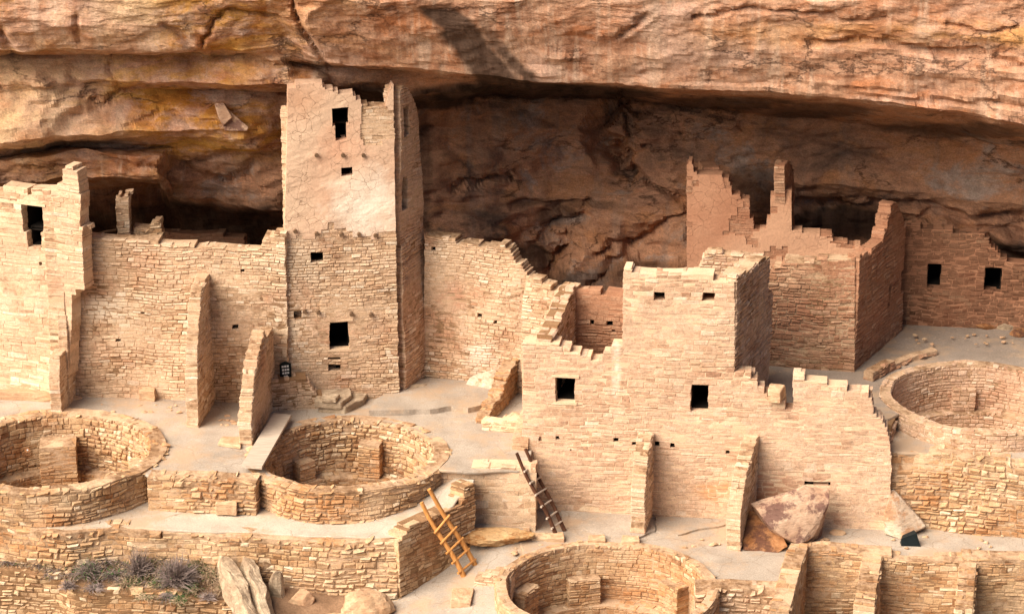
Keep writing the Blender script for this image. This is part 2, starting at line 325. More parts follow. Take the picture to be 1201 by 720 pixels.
def wall(name, pts, top, zb, th, style, mats, parent=None, holes=(), plaster=None, pmat='plaster', wav=.02, lump=.03, side_holes=()):
    """courses of full-depth stones over a mortar core. top: photo points on the wall plane (straight) or (s, z) list"""
    st = STY[style]; path = pts if isinstance(pts, Path) else Path(pts)
    tz = [path.project(*t[1:]) if t[0] == 'p' else (t[0], t[1]) for t in top]
    hz = []
    for h in holes:
        a = path.project(h[0], h[3]); c = path.project(h[2], h[1]); hz.append((a[0], c[0], a[1], c[1]))
    hz += list(side_holes)
    poly = [(tz[0][0], zb)] + tz + [(tz[-1][0], zb)]
    zmax = max(z for s_, z in tz)
    br = [zb, zmax]
    for h in hz: br += [h[2], h[3]]
    br = sorted(set(br)); b2 = [br[0]]
    for b in br[1:]:
        if b - b2[-1] > .035: b2.append(b)
    zs = [b2[0]]
    for a, b in zip(b2, b2[1:]):
        n = max(1, round((b - a) / st['h'])); w = [random.uniform(.62, 1.42) for _ in range(n)]; t = sum(w); z = a
        for x in w: z += (b - a) * x / t; zs.append(z)
    ph = [random.uniform(0, 6.3) for _ in range(6)]; IR = st.get('ir', .02)
    def DZ(s, z): return wav * (math.sin(s * 1.9 + ph[0] + z * .6) + .6 * math.sin(s * 4.3 + ph[1] - z) + .4 * math.sin(s * .7 + ph[2]))
    def DD(s, z): return lump * (math.sin(s * 1.3 + ph[3] + z * 1.1) * .5 + math.sin(s * 2.9 - z * 2.3 + ph[4]) * .3)
    V, Fc, MI, RN = [], [], [], []
    def P(s, z, d):
        q = path.at(s, d + DD(s, z)); nv = noise.noise_vector(Vector((q.x * 2.6 + ph[0], q.y * 2.6, z * 3.4)))
        nw = noise.noise_vector(Vector((q.x * 9, q.y * 9, z * 11)))
        V.append((q.x + (nv.x * .6 + nw.x * .35) * IR, q.y + (nv.y * .6 + nw.y * .35) * IR, z + DZ(s, z) + (nv.z * 1.0 + nw.z * .3) * IR))
    def intervals(zm):
        xs = []
        for (x0, y0), (x1, y1) in zip(poly, poly[1:] + poly[:1]):
            if (y0 <= zm) != (y1 <= zm): xs.append(x0 + (x1 - x0) * (zm - y0) / (y1 - y0))
        xs.sort(); iv = list(zip(xs[::2], xs[1::2]))
        for (a, b, c, d) in hz:
            if c < zm < d:
                nv = []
                for x, y in iv:
                    if b <= x or a >= y: nv.append((x, y)); continue
                    if a > x: nv.append((x, a))
                    if b < y: nv.append((b, y))
                iv = nv
        return iv
    def block(s0, s1, z0, z1, d0, d1, bev, jit, r, mi):
        base = len(V); J = lambda: random.uniform(-jit, jit)
        # 16 verts: front inner, front outer, back outer, back inner
        bz = min(bev, (z1 - z0) * .35); bs = min(bev, (s1 - s0) * .35)
        cs = [(s0, z0), (s1, z0), (s1, z1), (s0, z1)]
        inn = [(s0 + bs, z0 + bz), (s1 - bs, z0 + bz), (s1 - bs, z1 - bz), (s0 + bs, z1 - bz)]
        js = [(J(), J() * .6) for _ in range(4)]
        tilt = random.uniform(-jit, jit) * .8
        for (s, z), (a, b) in zip(inn, js): P(s + a, z + b, d0 + J() * .4 + (tilt if z > (z0 + z1) / 2 else -tilt))
        for (s, z), (a, b) in zip(cs, js): P(s + a * .7, z + b * .7, d0 + bev)
        for (s, z), (a, b) in zip(cs, js): P(s + a * .7, z + b * .7, d1 - bev)
        for (s, z), (a, b) in zip(inn, js): P(s + a, z + b, d1)
        f = [(0, 1, 2, 3), (15, 14, 13, 12)]
        for k in range(4):
            n = (k + 1) % 4
            f += [(k, k + 4, n + 4, n), (k + 4, k + 8, n + 8, n + 4), (k + 8, k + 12, n + 12, n + 8)]
        for q in f: Fc.append(tuple(base + i for i in q)); MI.append(mi)
        RN.extend([r] * 16)
    for z0, z1 in zip(zs, zs[1:]):
        zm = (z0 + z1) / 2
        above = intervals(zm + st['h'] * 1.05) if zm + st['h'] < zmax + 1 else []
        for (x, y) in intervals(zm):
            if y - x < .05: continue
            # mortar core, subdivided so curves hold
            n = max(1, int((y - x) / (.25 if plaster is None else .14))) if (len(path.p) > 2 or lump > 0) else 1
            ci = .012
            for i in range(n):
                pl = plaster is not None and plaster(x + (y - x) * (i + .5) / n, zm)
                block(x + (y - x) * i / n + (ci if i == 0 else -.001), x + (y - x) * (i + 1) / n - (ci if i == n - 1 else -.001), z0 - .004, z1 - (.012 if not pl else -.003),
                      -.022 if pl else 0, th + (.02 if pl else 0), .004 if not pl else .001, 0, .5, 2 if pl else 1)
            s = x + random.uniform(-.012, .012)
            while s < y - .03:
                l = random.uniform(*st['l'])
                if random.random() < .12: l *= 1.35
                e = s + l
                if y - e < .10: e = y + random.uniform(-.012, .012)
                r = random.random(); p = st['p'] + random.uniform(-st['pj'], st['pj'])
                p2 = st['p'] + random.uniform(-st['pj'], st['pj'])
                sm = (s + e) / 2
                pl = plaster is not None and plaster(sm, zm)
                q_ = path.at(sm, 0)          # where mud still fills the joints the face is flush and smooth
                rf = .5 + 1.9 * noise.noise(Vector((q_.x * .55, q_.y * .55, zm * .75))) + .5 * noise.noise(Vector((q_.x * 2.2, q_.y * 2.2, zm * 3)))
                rf = min(1, max(.12, rf + st.get('rl', .20))); p *= rf; bv = st['b'] * (.3 + .7 * rf); jt = st['j'] * (.4 + .6 * rf)
                if random.random() > st['skip']:
                    g = st['g'] / 2 * (.4 + .6 * rf)
                    if pl: s = e; continue
                    if not any(a < sm < b for a, b in above) and random.random() < .10: s = e; continue
                    if th > .2 and not any(a < sm < b for a, b in above):     # top course: two stones across the thickness
                        k = th * random.uniform(.38, .62)
                        block(s + g, e - g, z0 + g, z1 - g + random.uniform(-.04, .02), -p, k - .006, bv * 1.9, jt * 2.2, r, 0)
                        s2 = s + l * random.uniform(.3, .7)
                        block(s + g, s2 - g, z0 + g, z1 - g + random.uniform(-.045, .01), k + .006, th + p2, bv * 1.9, jt * 2.2, random.random(), 0)
                        if e - s2 > .06: block(s2 + g, e - g, z0 + g, z1 - g + random.uniform(-.045, .01), k + .006, th + p2, bv * 1.9, jt * 2.2, random.random(), 0)
                    elif random.random() < st['split'] and z1 - z0 > .09:
                        k = z0 + (z1 - z0) * random.uniform(.4, .6)
                        block(s + g, e - g, z0 + g, k - g * .8, -p, th + p2, bv * .7, jt * .7, r, 0)
                        block(s + g, e - g, k + g * .8, z1 - g, -p - random.uniform(-.01, .01), th + p2, bv * .7, jt * .7, random.random(), 0)
                    else:
                        block(s + g, e - g, z0 + g, z1 - g, -p, th + p2, bv, jt, r, 0)
                s = e
    # keep the core strictly behind the stones: stones are one shell each, core another
    ml = [mats[0], mats[1]] + ([pmat] if plaster else [])
    o = finish(name, V, Fc, ml, MI, RN, parent)
    o['_holes'] = 0; del o['_holes']
    return o, path, hz

def niche(name, path, h, th, parent, depth=.5, inset=.02, front=.24, mat='room_shade', label=None, slabs='ls'):
    """five-sided recess added behind the jambs, painted near-black as the shade of an unlit room"""
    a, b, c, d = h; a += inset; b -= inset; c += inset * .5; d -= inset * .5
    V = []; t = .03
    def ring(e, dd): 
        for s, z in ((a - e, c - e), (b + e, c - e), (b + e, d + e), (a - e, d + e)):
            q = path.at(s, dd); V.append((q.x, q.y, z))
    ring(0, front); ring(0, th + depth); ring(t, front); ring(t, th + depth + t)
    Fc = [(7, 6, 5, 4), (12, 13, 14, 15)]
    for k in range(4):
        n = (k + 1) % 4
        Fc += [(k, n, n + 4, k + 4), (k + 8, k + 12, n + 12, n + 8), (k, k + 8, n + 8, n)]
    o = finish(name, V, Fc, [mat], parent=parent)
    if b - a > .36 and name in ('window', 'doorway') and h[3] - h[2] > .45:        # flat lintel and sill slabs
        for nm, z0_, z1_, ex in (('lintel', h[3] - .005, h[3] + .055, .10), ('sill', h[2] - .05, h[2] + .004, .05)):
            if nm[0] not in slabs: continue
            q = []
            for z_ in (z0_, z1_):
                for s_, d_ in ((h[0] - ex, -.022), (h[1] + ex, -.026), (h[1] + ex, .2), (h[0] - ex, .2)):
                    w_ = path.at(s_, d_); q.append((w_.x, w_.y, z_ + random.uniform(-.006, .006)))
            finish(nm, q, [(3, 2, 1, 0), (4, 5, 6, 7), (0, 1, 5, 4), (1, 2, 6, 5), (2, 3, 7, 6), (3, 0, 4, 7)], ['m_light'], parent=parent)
    if label: o['label'] = label
    return o

def SGN(P):
    return 1 if sum(a.x * b.y - b.x * a.y for a, b in zip(P, P[1:] + P[:1])) > 0 else -1
def floor(name, outline, mat, holes=(), step=.3, amp=.02, raw=False):
    P3 = [Vector(p) if raw else PZ(*p) for p in outline]
    dens = []
    for a, b in zip(P3, P3[1:] + P3[:1]):
        n = max(1, int((b - a).length / .16)) if (b - a).length < 14 else 24; dens += [a.lerp(b, i / n) for i in range(n)]
    dens = [q + Vector((noise.noise(q * 1.7), noise.noise(q * 1.7 + Vector((7, 0, 0))), 0)) * .06 + Vector((noise.noise(q * 6), noise.noise(q * 6 + Vector((7, 0, 0))), 0)) * .03 for q in dens]
    verts = [Vector((p.x, p.y)) for p in dens]; n0 = len(verts)
    edges = [(i, (i + 1) % n0) for i in range(n0)]
    for (cx, cy, r) in holes:
        b = len(verts); k = 40
        for i in range(k): verts.append(Vector((cx + r * math.cos(6.28318 * i / k), cy + r * math.sin(6.28318 * i / k))))
        edges += [(b + i, b + (i + 1) % k) for i in range(k)]
    ol = [(p.x, p.y) for p in dens]
    def inside(x, y):
        c = False
        for (x0, y0), (x1, y1) in zip(ol, ol[1:] + ol[:1]):
            if (y0 > y) != (y1 > y) and x < (x1 - x0) * (y - y0) / (y1 - y0) + x0: c = not c
        return c and all((x - a) ** 2 + (y - b) ** 2 > r * r for a, b, r in holes)
    x0, x1 = min(p[0] for p in ol), max(p[0] for p in ol); y0, y1 = min(p[1] for p in ol), max(p[1] for p in ol)
    x = x0
    while x < x1:
        y = y0
        while y < y1:
            xx, yy = x + random.uniform(-.08, .08), y + random.uniform(-.08, .08)
            if inside(xx, yy): verts.append(Vector((xx, yy)))
            y += step
        x += step
    ov, oe, of, *_ = geometry.delaunay_2d_cdt(verts, edges, [], 0, 1e-4)
    def Z(x, y):
        ws = zs = 0
        for p in dens[::3]:
            w = 1 / (((p.x - x) ** 2 + (p.y - y) ** 2) ** 1.5 + 1e-5); ws += w; zs += w * p.z
        return zs / ws + amp * noise.noise(Vector((x * 1.1, y * 1.1, 3))) + amp * .4 * noise.noise(Vector((x * 5, y * 5, 1)))
    fs = []
    for f in of:
        c = sum((ov[i] for i in f), Vector((0, 0))) / len(f)
        if inside(c.x, c.y): fs.append(tuple(f))
    zz = [Z(v.x, v.y) for v in ov]
    VV = [(v.x, v.y, z) for v, z in zip(ov, zz)]; b0 = len(VV); n = len(dens)     # crumbled rounded edge
    cx = sum(p.x for p in dens) / n; cy = sum(p.y for p in dens) / n
    for k_, (out, dz) in enumerate(((0, 0), (.015, -.015), (.02, -.04), (.0, -.075))):
        for i, q in enumerate(dens):
            a = dens[i - 1]; b = dens[(i + 1) % n]; t = Vector((b.x - a.x, b.y - a.y))
            t = t.normalized() if t.length > 1e-6 else Vector((1, 0)); o_ = Vector((t.y, -t.x)) * SGN(dens)
            j_ = noise.noise(Vector((q.x * 7, q.y * 7, k_))) * .02
            VV.append((q.x + o_.x * (out + j_), q.y + o_.y * (out + j_), Z(q.x, q.y) + dz))
    for k_ in range(3):
        for i in range(n):
            if any((dens[i].x - a) ** 2 + (dens[i].y - b) ** 2 < (r + .04) ** 2 for a, b, r in holes): continue
            fs.append((b0 + k_ * n + i, b0 + k_ * n + (i + 1) % n, b0 + (k_ + 1) * n + (i + 1) % n, b0 + (k_ + 1) * n + i))
    return finish(name, VV, fs, [mat], smooth=True)

def rock(name, loc, size, mat, seed=0, rough=.25, parent=None, rot=(0, 0, 0), sub=4, chop=7):
    """faceted rock: an icosphere cut by random planes, then roughened"""
    import bmesh
    from mathutils import Euler
    bm = bmesh.new(); bmesh.ops.create_icosphere(bm, subdivisions=sub, radius=1)
    rg = random.Random(seed)
    pl = [(Vector((rg.uniform(-1, 1), rg.uniform(-1, 1), rg.uniform(-1, 1))).normalized(), rg.uniform(.45, .75)) for _ in range(chop)]
    for v in bm.verts:
        for n, k in pl:
            d = v.co.dot(n)
            if d > k: v.co -= n * (d - k) * .93
        v.co *= 1 + rough * .5 * noise.noise(v.co * 1.8 + Vector((seed * 3.1, 0, 0))) + rough * .2 * noise.noise(v.co * 6 + Vector((seed, 0, 5)))
        v.co = Vector((v.co.x * size[0], v.co.y * size[1], v.co.z * size[2]))
    me = bpy.data.meshes.new(name); bm.to_mesh(me); bm.free(); me.materials.append(M[mat])
    o = bpy.data.objects.new(name, me); COL.objects.link(o)
    o.location = Vector(loc); o.rotation_euler = rot
    if parent:
        bpy.context.view_layer.update(); o.parent = parent; o.matrix_parent_inverse = parent.matrix_world.inverted()
    return o

def hull_rock(name, pts, mat, seed=0, rough=.03, sub=3):
    """angular rock from its corner points"""
    import bmesh
    bm = bmesh.new()
    for p in pts: bm.verts.new(p)
    r = bmesh.ops.convex_hull(bm, input=bm.verts)
    bmesh.ops.delete(bm, geom=[g for g in r['geom_interior'] if isinstance(g, bmesh.types.BMVert)], context='VERTS')
    bmesh.ops.triangulate(bm, faces=bm.faces)
    bmesh.ops.bevel(bm, geom=bm.edges[:], offset=.014, segments=1, affect='EDGES')
    bmesh.ops.triangulate(bm, faces=bm.faces)
    bmesh.ops.subdivide_edges(bm, edges=bm.edges[:], cuts=sub, use_grid_fill=True)
    for v in bm.verts: v.co += noise.noise_vector(v.co * 2.3 + Vector((seed, 0, 0))) * rough + noise.noise_vector(v.co * 8) * rough * .4
    me = bpy.data.meshes.new(name); bm.to_mesh(me); bm.free(); me.materials.append(M[mat])
    o = bpy.data.objects.new(name, me); COL.objects.link(o); return o

def tube(name, a, b, r0, r1, mat, parent=None, n=10, seg=8, wob=.0, seed=0):
    a, b = Vector(a), Vector(b); t = (b - a).normalized(); u = t.orthogonal().normalized(); w = t.cross(u)
    V, Fc = [], []
    for i in range(seg + 1):
        k = i / seg; c = a.lerp(b, k) + (u * noise.noise(Vector((k * 2, seed, 0))) + w * noise.noise(Vector((k * 2, seed, 9)))) * wob
        r = (r0 + (r1 - r0) * k) * (1 + .08 * noise.noise(Vector((k * 6, seed, 4))))
        for j in range(n):
            q = 6.28318 * j / n; V.append(c + (u * math.cos(q) + w * math.sin(q)) * r)
    for i in range(seg):
        for j in range(n): Fc.append((i * n + j, i * n + (j + 1) % n, (i + 1) * n + (j + 1) % n, (i + 1) * n + j))
    Fc += [tuple(range(n - 1, -1, -1)), tuple(seg * n + j for j in range(n))]
    return finish(name, V, Fc, [mat], parent=parent, smooth=False)

def p(*uv): return [('p', u, v) for u, v in uv]
def xy(v): return (v.x, v.y)

# ------------------------------------------------------------------ canyon ground sheet (to the horizon)
g = []
gx = [-600, -120, -40, -20, -13] + [-12 + i for i in range(25)] + [13, 20, 40, 120, 600]
gy = [-600, -120, -60, -40, -30, -20, -14, -11] + [-10 + i * .8 for i in range(20)] + [8, 14, 40, 300]
V = []
for y in gy:
    for x in gx:
        z = -3.9 + .25 * noise.noise(Vector((x * .3, y * .3, 0)))
        if y < -10: z -= (-10 - y) * .35 if y > -40 else 10.5
        V.append((x, y, z))
nx = len(gx)
structure(finish('ground', V, [(j * nx + i, j * nx + i + 1, (j + 1) * nx + i + 1, (j + 1) * nx + i) for j in range(len(gy) - 1) for i in range(nx - 1)], ['ground'], smooth=True))

# ------------------------------------------------------------------ the cliff: brow, ledges and alcove
# stations: photo column -> profile of (photo row, depth y) pairs; every station has the same number of knots
ST = {
 -300: [(-160, 1.5), (0, -.9), (30, -.8), (58, -.5), (62, .8), (100, .3), (106, .6), (165, .1), (185, 1.6), (190, 1.0), (215, 1.1), (224, 3.5), (300, 5.0), (420, 5.2)],
 0:    [(-160, 1.5), (0, -.9), (30, -.8), (58, -.5), (63, .8), (100, .3), (106, .6), (165, .1), (183, 1.6), (188, 1.0), (218, 1.1), (226, 3.5), (300, 5.0), (420, 5.2)],
 45:   [(-160, 1.5), (0, -.9), (30, -.9), (58, -.5), (63, .8), (100, .0), (106, .1), (160, .1), (178, 1.6), (184, .9), (215, 1.0), (226, 3.5), (300, 5.0), (420, 5.2)],
 100:  [(-160, 1.5), (0, -.9), (30, -.9), (60, -.5), (64, .9), (92, .6), (100, .8), (155, .4), (172, 2.0), (178, .9), (208, 1.0), (222, 3.5), (300, 5.2), (420, 5.2)],
 205:  [(-160, 1.5), (0, -.9), (30, -.8), (60, -.5), (64, .7), (98, .2), (105, 1.5), (150, .9), (172, 2.0), (186, 1.1), (210, 1.2), (216, 4.5), (295, 6.5), (420, 6.5)],
 225:  [(-160, 1.5), (0, -.9), (30, -.8), (60, -.4), (64, .7), (98, .2), (105, 1.5), (150, .9), (172, 1.9), (196, 2.4), (228, 2.9), (236, 4.8), (295, 6.5), (420, 6.5)],
 270:  [(-160, 1.5), (0, -1.0), (30, -.5), (58, -.1), (66, .3), (98, .1), (106, 1.6), (150, 1.1), (176, 1.7), (200, 2.3), (240, 2.9), (250, 4.8), (295, 6.5), (420, 6.5)],
 335:  [(-160, 1.5), (0, -1.0), (20, -.5), (50, .0), (66, .2), (99, .1), (106, 1.9), (150, 1.9), (180, 2.1), (210, 2.6), (244, 3.0), (252, 4.8), (295, 6.5), (420, 6.5)],
 380:  [(-160, 1.5), (0, -1.3), (25, -1.1), (72, -.2), (78, .9), (98, .8), (106, 2.6), (150, 2.9), (180, 3.1), (210, 3.3), (240, 3.5), (250, 4.5), (295, 5.5), (420, 6.0)],
 480:  [(-160, 1.5), (0, -.9), (30, -.7), (79, -.2), (84, 1.2), (112, 1.6), (120, 3.8), (150, 4.6), (180, 4.4), (210, 4.2), (240, 4.0), (250, 4.0), (295, 4.0), (420, 4.5)],
 590:  [(-160, 1.5), (0, -.8), (35, -.6), (91, -.1), (94, .9), (97, 1.9), (112, 5.6), (150, 5.3), (180, 5.4), (210, 5.2), (240, 4.9), (260, 4.4), (300, 4.6), (420, 4.0)],
 650:  [(-160, 1.5), (0, -.8), (38, -.6), (95, -.1), (98, .9), (101, 2.0), (118, 6.0), (150, 5.8), (180, 5.9), (210, 5.6), (236, 5.1), (246, 5.5), (300, 5.2), (420, 4.0)],
 690:  [(-160, 1.5), (0, -.8), (38, -.6), (97, -.1), (100, .9), (103, 2.0), (120, 6.0), (150, 5.9), (180, 5.8), (210, 5.6), (236, 5.1), (250, 4.7), (300, 4.3), (420, 3.4)],
 730:  [(-160, 1.5), (0, -.8), (40, -.6), (99, -.1), (103, .9), (106, 2.0), (120, 6.9), (150, 6.9), (180, 6.6), (210, 5.8), (240, 5.0), (260, 4.6), (300, 4.6), (420, 3.0)],
 745:  [(-160, 1.5), (0, -.8), (40, -.6), (100, -.1), (104, .9), (107, 2.0), (120, 5.9), (150, 5.7), (180, 5.4), (210, 5.2), (240, 5.0), (260, 4.7), (300, 4.9), (420, 3.0)],
 800:  [(-160, 1.5), (0, -.8), (45, -.6), (105, -.2), (108, .8), (112, 2.0), (124, 5.4), (150, 5.2), (180, 5.1), (210, 5.0), (240, 4.9), (260, 4.7), (300, 4.5), (420, 4.0)],
 950:  [(-160, 1.5), (0, -.9), (45, -.8), (111, -.5), (115, .4), (122, 1.8), (140, 5.6), (160, 5.6), (185, 5.6), (215, 5.4), (240, 6.4), (262, 6.6), (300, 6.6), (420, 6.0)],
 1080: [(-160, 1.5), (0, -1.1), (50, -1.0), (123, -.9), (127, .0), (135, 1.8), (152, 5.2), (170, 5.4), (195, 5.4), (225, 5.0), (240, 5.2), (262, 4.9), (300, 4.7), (420, 4.6)],
 1201: [(-160, 1.5), (0, -1.3), (50, -1.4), (145, -1.3), (150, -.5), (158, 1.5), (175, 4.8), (190, 5.0), (210, 5.0), (240, 4.6), (262, 4.9), (285, 4.7), (310, 4.9), (420, 4.9)],
 1500: [(-160, 1.5), (0, -1.6), (60, -1.8), (177, -1.8), (182, -1.4), (190, .5), (205, 3.8), (215, 4.0), (230, 4.2), (250, 4.2), (262, 4.4), (285, 4.4), (310, 4.4), (420, 4.4)],
}
us = sorted(ST)
def station(u):
    for a, b in zip(us, us[1:]):
        if u <= b or b == us[-1]:
            t = (u - a) / (b - a); t = min(1, max(0, t)); t2 = t
            return [(p0[0] * (1 - t2) + p1[0] * t2, p0[1] * (1 - t2) + p1[1] * t2) for p0, p1 in zip(ST[a], ST[b])]
per = [14, 22, 16, 26, 8, 16, 10, 22, 14, 12, 14, 12, 18]   # rows between knots
HOLLOW_SHADE = [(210, 275, 150, 38, .95), (610, 108, 115, 11, 1.0), (690, 112, 80, 10, .95), (840, 122, 90, 8, .8), (960, 130, 60, 8, .7), (990, 262, 75, 20, .9), (880, 225, 40, 26, .6), (1190, 302, 30, 14, .9), (655, 252, 26, 12, .7), (618, 305, 28, 18, .8), (1110, 152, 90, 9, .7), (430, 112, 40, 12, .9), (510, 118, 50, 8, .9), (660, 240, 70, 6, .5), (700, 330, 60, 14, .6), (760, 320, 40, 14, .7), (497, 200, 8, 80, .5)]   # shade of hollows and lip, painted near-black into the rock colour
CREASE = [  # joints in the rock: photo points, depth (m), half width (px)
 ([(342, 0), (346, 22), (366, 52), (384, 78)], .25, 3), ([(232, 62), (240, 40), (252, 22), (268, 13), (300, 15), (345, 22)], .18, 3),
 ([(130, 64), (132, 90), (140, 108)], .12, 3), ([(250, 62), (290, 70), (330, 78), (378, 76)], .22, 4), ([(0, 98), (45, 103), (75, 108), (118, 118), (150, 108)], .15, 3),
 ([(150, 150), (190, 132), (240, 140), (300, 150)], .14, 4), ([(160, 178), (210, 190), (250, 182), (335, 186)], .25, 5), ([(205, 190), (235, 205), (265, 212), (300, 195)], .2, 4),
 ([(240, 200), (262, 215), (290, 208)], .2, 3), ([(55, 175), (100, 182), (150, 195), (190, 195)], .18, 4), ([(0, 40), (12, 60)], .3, 5), ([(88, 20), (95, 60)], .1, 4), ([(190, 30), (215, 46), (230, 60)], .16, 4),
 ([(728, 104), (735, 150), (743, 195), (762, 218), (800, 236)], .28, 3), ([(600, 240), (650, 243), (692, 238)], .22, 4), ([(692, 238), (676, 268), (655, 300), (640, 330)], .30, 5),
 ([(530, 222), (560, 214), (596, 206)], .28, 3), ([(560, 214), (575, 208), (598, 204)], .2, 3), ([(690, 338), (720, 310), (750, 282), (790, 256), (806, 250)], .28, 5), ([(700, 300), (716, 286), (735, 285)], .3, 5),
 ([(640, 300), (620, 285), (650, 262), (672, 262)], .2, 5), ([(497, 150), (520, 165), (545, 185), (560, 205)], .15, 6), ([(760, 130), (800, 126), (860, 138)], .15, 4), ([(870, 150), (950, 160), (1040, 185)], .15, 5),
 ([(815, 22), (860, 10), (930, 14), (985, 20), (1040, 22)], .16, 3), ([(950, 52), (1000, 51), (1040, 48), (1080, 58), (1140, 64), (1201, 80)], .20, 4), ([(728, 45), (738, 30), (756, 20)], .2, 5),
 ([(1035, 118), (1100, 116), (1201, 128), (1300, 136)], .16, 3), ([(925, 96), (1000, 104), (1100, 108)], .08, 3), ([(925, 234), (1000, 243), (1060, 238), (1120, 250), (1201, 258)], .35, 5), ([(1060, 262), (1100, 256), (1201, 276)], .3, 5),
 ([(1110, 26), (1150, 40), (1190, 30)], .12, 3), ([(440, 10), (470, 40), (520, 62)], .07, 5), ([(620, 8), (650, 40), (700, 74)], .05, 6), ([(1160, 284), (1175, 300), (1201, 310)], .5, 8)]
def crease(u, v):
    t = 0
    for pl, dp, hw in CB:
        if pl[0] <= u <= pl[1] and pl[2] <= v <= pl[3]:
            m = 1e9
            for (x0, y0), (x1, y1) in zip(pl[4], pl[4][1:]):
                dx, dy = x1 - x0, y1 - y0; k = ((u - x0) * dx + (v - y0) * dy) / (dx * dx + dy * dy); k = min(1, max(0, k))
                d2 = (u - x0 - k * dx) ** 2 + (v - y0 - k * dy) ** 2
                if d2 < m: m = d2
            t += dp * math.exp(-m / (hw * hw))
    return t
CB = [((min(p[0] for p in pl) - 15, max(p[0] for p in pl) + 15, min(p[1] for p in pl) - 15, max(p[1] for p in pl) + 15, pl), dp, hw) for pl, dp, hw in CREASE]
V, Zn, VN, rows = [], [], [], 0
NU = 640
DEN = []
for i in range(NU + 1):
    kn = station(-330 + 1890 * i / NU); row = []
    for a, b, n in zip(kn, kn[1:], per):
        for k in range(n): row.append((a[0] + (b[0] - a[0]) * k / n, a[1] + (b[1] - a[1]) * k / n))
    row.append(kn[-1]); DEN.append(row)
for i in range(NU + 1):
    u = -330 + (1560 + 330) * i / NU
    kn = station(u)
    X = (u - 600) / 49.5
    pr = [PY(u, v, y) for v, y in kn]
    base = [Vector((X * 1.0, q.y, q.z)) for q in pr]
    for b_, q in zip(base, pr): b_.x = q.x
    colp = [Vector((base[0].x, 14, 19)), Vector((base[0].x, 6, 15.5))]
    dv = []
    for j in range(len(DEN[0])):
        v_ = DEN[i][j][0]; o_ = 13 * noise.noise(Vector((u * .012, v_ * .03, 2))) + 5 * noise.noise(Vector((u * .05, v_ * .09, 8)))
        k = min(NU - 1, max(0, i + o_)); k0 = int(k); f_ = k - k0
        v_ = DEN[k0][j][0] * (1 - f_) + DEN[k0 + 1][j][0] * f_; y_ = DEN[k0][j][1] * (1 - f_) + DEN[k0 + 1][j][1] * f_
        if j < 60: v_ = DEN[i][j][0] * .75 + v_ * .25
        colp.append(PY(u, v_, y_)); dv.append(v_)
    colp.append(Vector(colp[-1])); colp[-1].z = -4.5
    vs = [None, None]
    vs += dv
    vs += [kn[-1][0] + 200]

    rows = len(colp)
    lipv = kn[3][0]
    for q, vv in zip(colp, vs):
        f1 = noise.fractal(Vector((q.x * .30, q.y * .4, q.z * .55)), .8, 2.1, 4)
        f2 = noise.fractal(Vector((q.x * .9 + 5, q.y, q.z * 2.2)), .7, 2.2, 5)
        rg = abs(noise.noise(Vector((q.x * .5 + 9, q.y * .5, q.z * 1.4 + f2 * .3))))
        back = vv is not None and vv > kn[5][0]
        A = 1.0
        dy = (.13 if (vv is None or vv < lipv) else .30) * f1 + .07 * f2
        if vv is not None and kn[3][0] - 6 < vv < kn[4][0] + 4: A = .55
        # strata terraces
        t = (q.z * 1.1 + .9 * f1 + q.x * .05)
        dy += .10 * (abs((t % 1) - .5) - .25)
        if vv is not None: dy += crease(u + 3 * f2 * 2, vv + 5 * f2)
        Vq = Vector((q.x, q.y + dy * A, q.z + .05 * f2))
        V.append(Vq)
        # mineral zones
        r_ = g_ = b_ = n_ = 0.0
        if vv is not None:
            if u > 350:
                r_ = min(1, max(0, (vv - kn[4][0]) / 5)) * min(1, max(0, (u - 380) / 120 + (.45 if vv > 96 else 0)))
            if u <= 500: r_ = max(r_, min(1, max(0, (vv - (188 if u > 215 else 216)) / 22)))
            # varnish stain running down the brow
            sx = 524 + (vv - 20) * .78
            if 0 < vv < 99:
                d = abs(u - sx + 10 * f2) / (22 + vv * .05)
                n_ = max(0, min(1, (1.2 - d) * 2.4)) * min(1, vv / 14) * .95
                d = abs(u - sx - 34 + 14 * f2) / 11
                n_ = max(n_, max(0, min(1, (1.2 - d) * 1.5)) * min(1, vv / 60) * .9)
            for (su, sv, ru, rv, am) in HOLLOW_SHADE:  # painted shade: darkens the rock in hollows and below the lip
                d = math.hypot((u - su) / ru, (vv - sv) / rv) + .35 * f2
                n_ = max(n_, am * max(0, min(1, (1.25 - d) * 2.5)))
            sm = lambda x, a, b: min(1, max(0, (x - a) / (b - a)))
            g_ = (1 - sm(u, 300, 520)) * (.95 if vv < 60 else 1.0 * (.45 + .55 * sm(vv, 62, 110))) * (1 - .6 * sm(vv, 175, 190))
            g_ *= .25 + .75 * sm(noise.noise(Vector((q.x * .35, 2, q.z * .6))) + .25 * f2, -.4, .1)
            if 700 < u: g_ = .45 * sm(u, 760, 1000) * sm(vv, 20, 34) * (1 - sm(vv, 50, 62))
            b_ = .65 * (1 - sm(u, 20, 170)) * sm(vv, 62, 68) * (1 - sm(vv, 168, 184)) + .5 * (1 - sm(abs(u - 150), 20, 60)) * (1 - sm(vv, 48, 60))
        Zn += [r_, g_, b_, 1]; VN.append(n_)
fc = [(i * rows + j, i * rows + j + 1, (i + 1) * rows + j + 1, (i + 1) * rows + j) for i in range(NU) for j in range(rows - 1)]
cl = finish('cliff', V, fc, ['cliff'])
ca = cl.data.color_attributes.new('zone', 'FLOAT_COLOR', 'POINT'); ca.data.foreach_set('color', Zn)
va = cl.data.attributes.new('varnish_shade', 'FLOAT', 'POINT'); va.data.foreach_set('value', VN)
structure(cl)

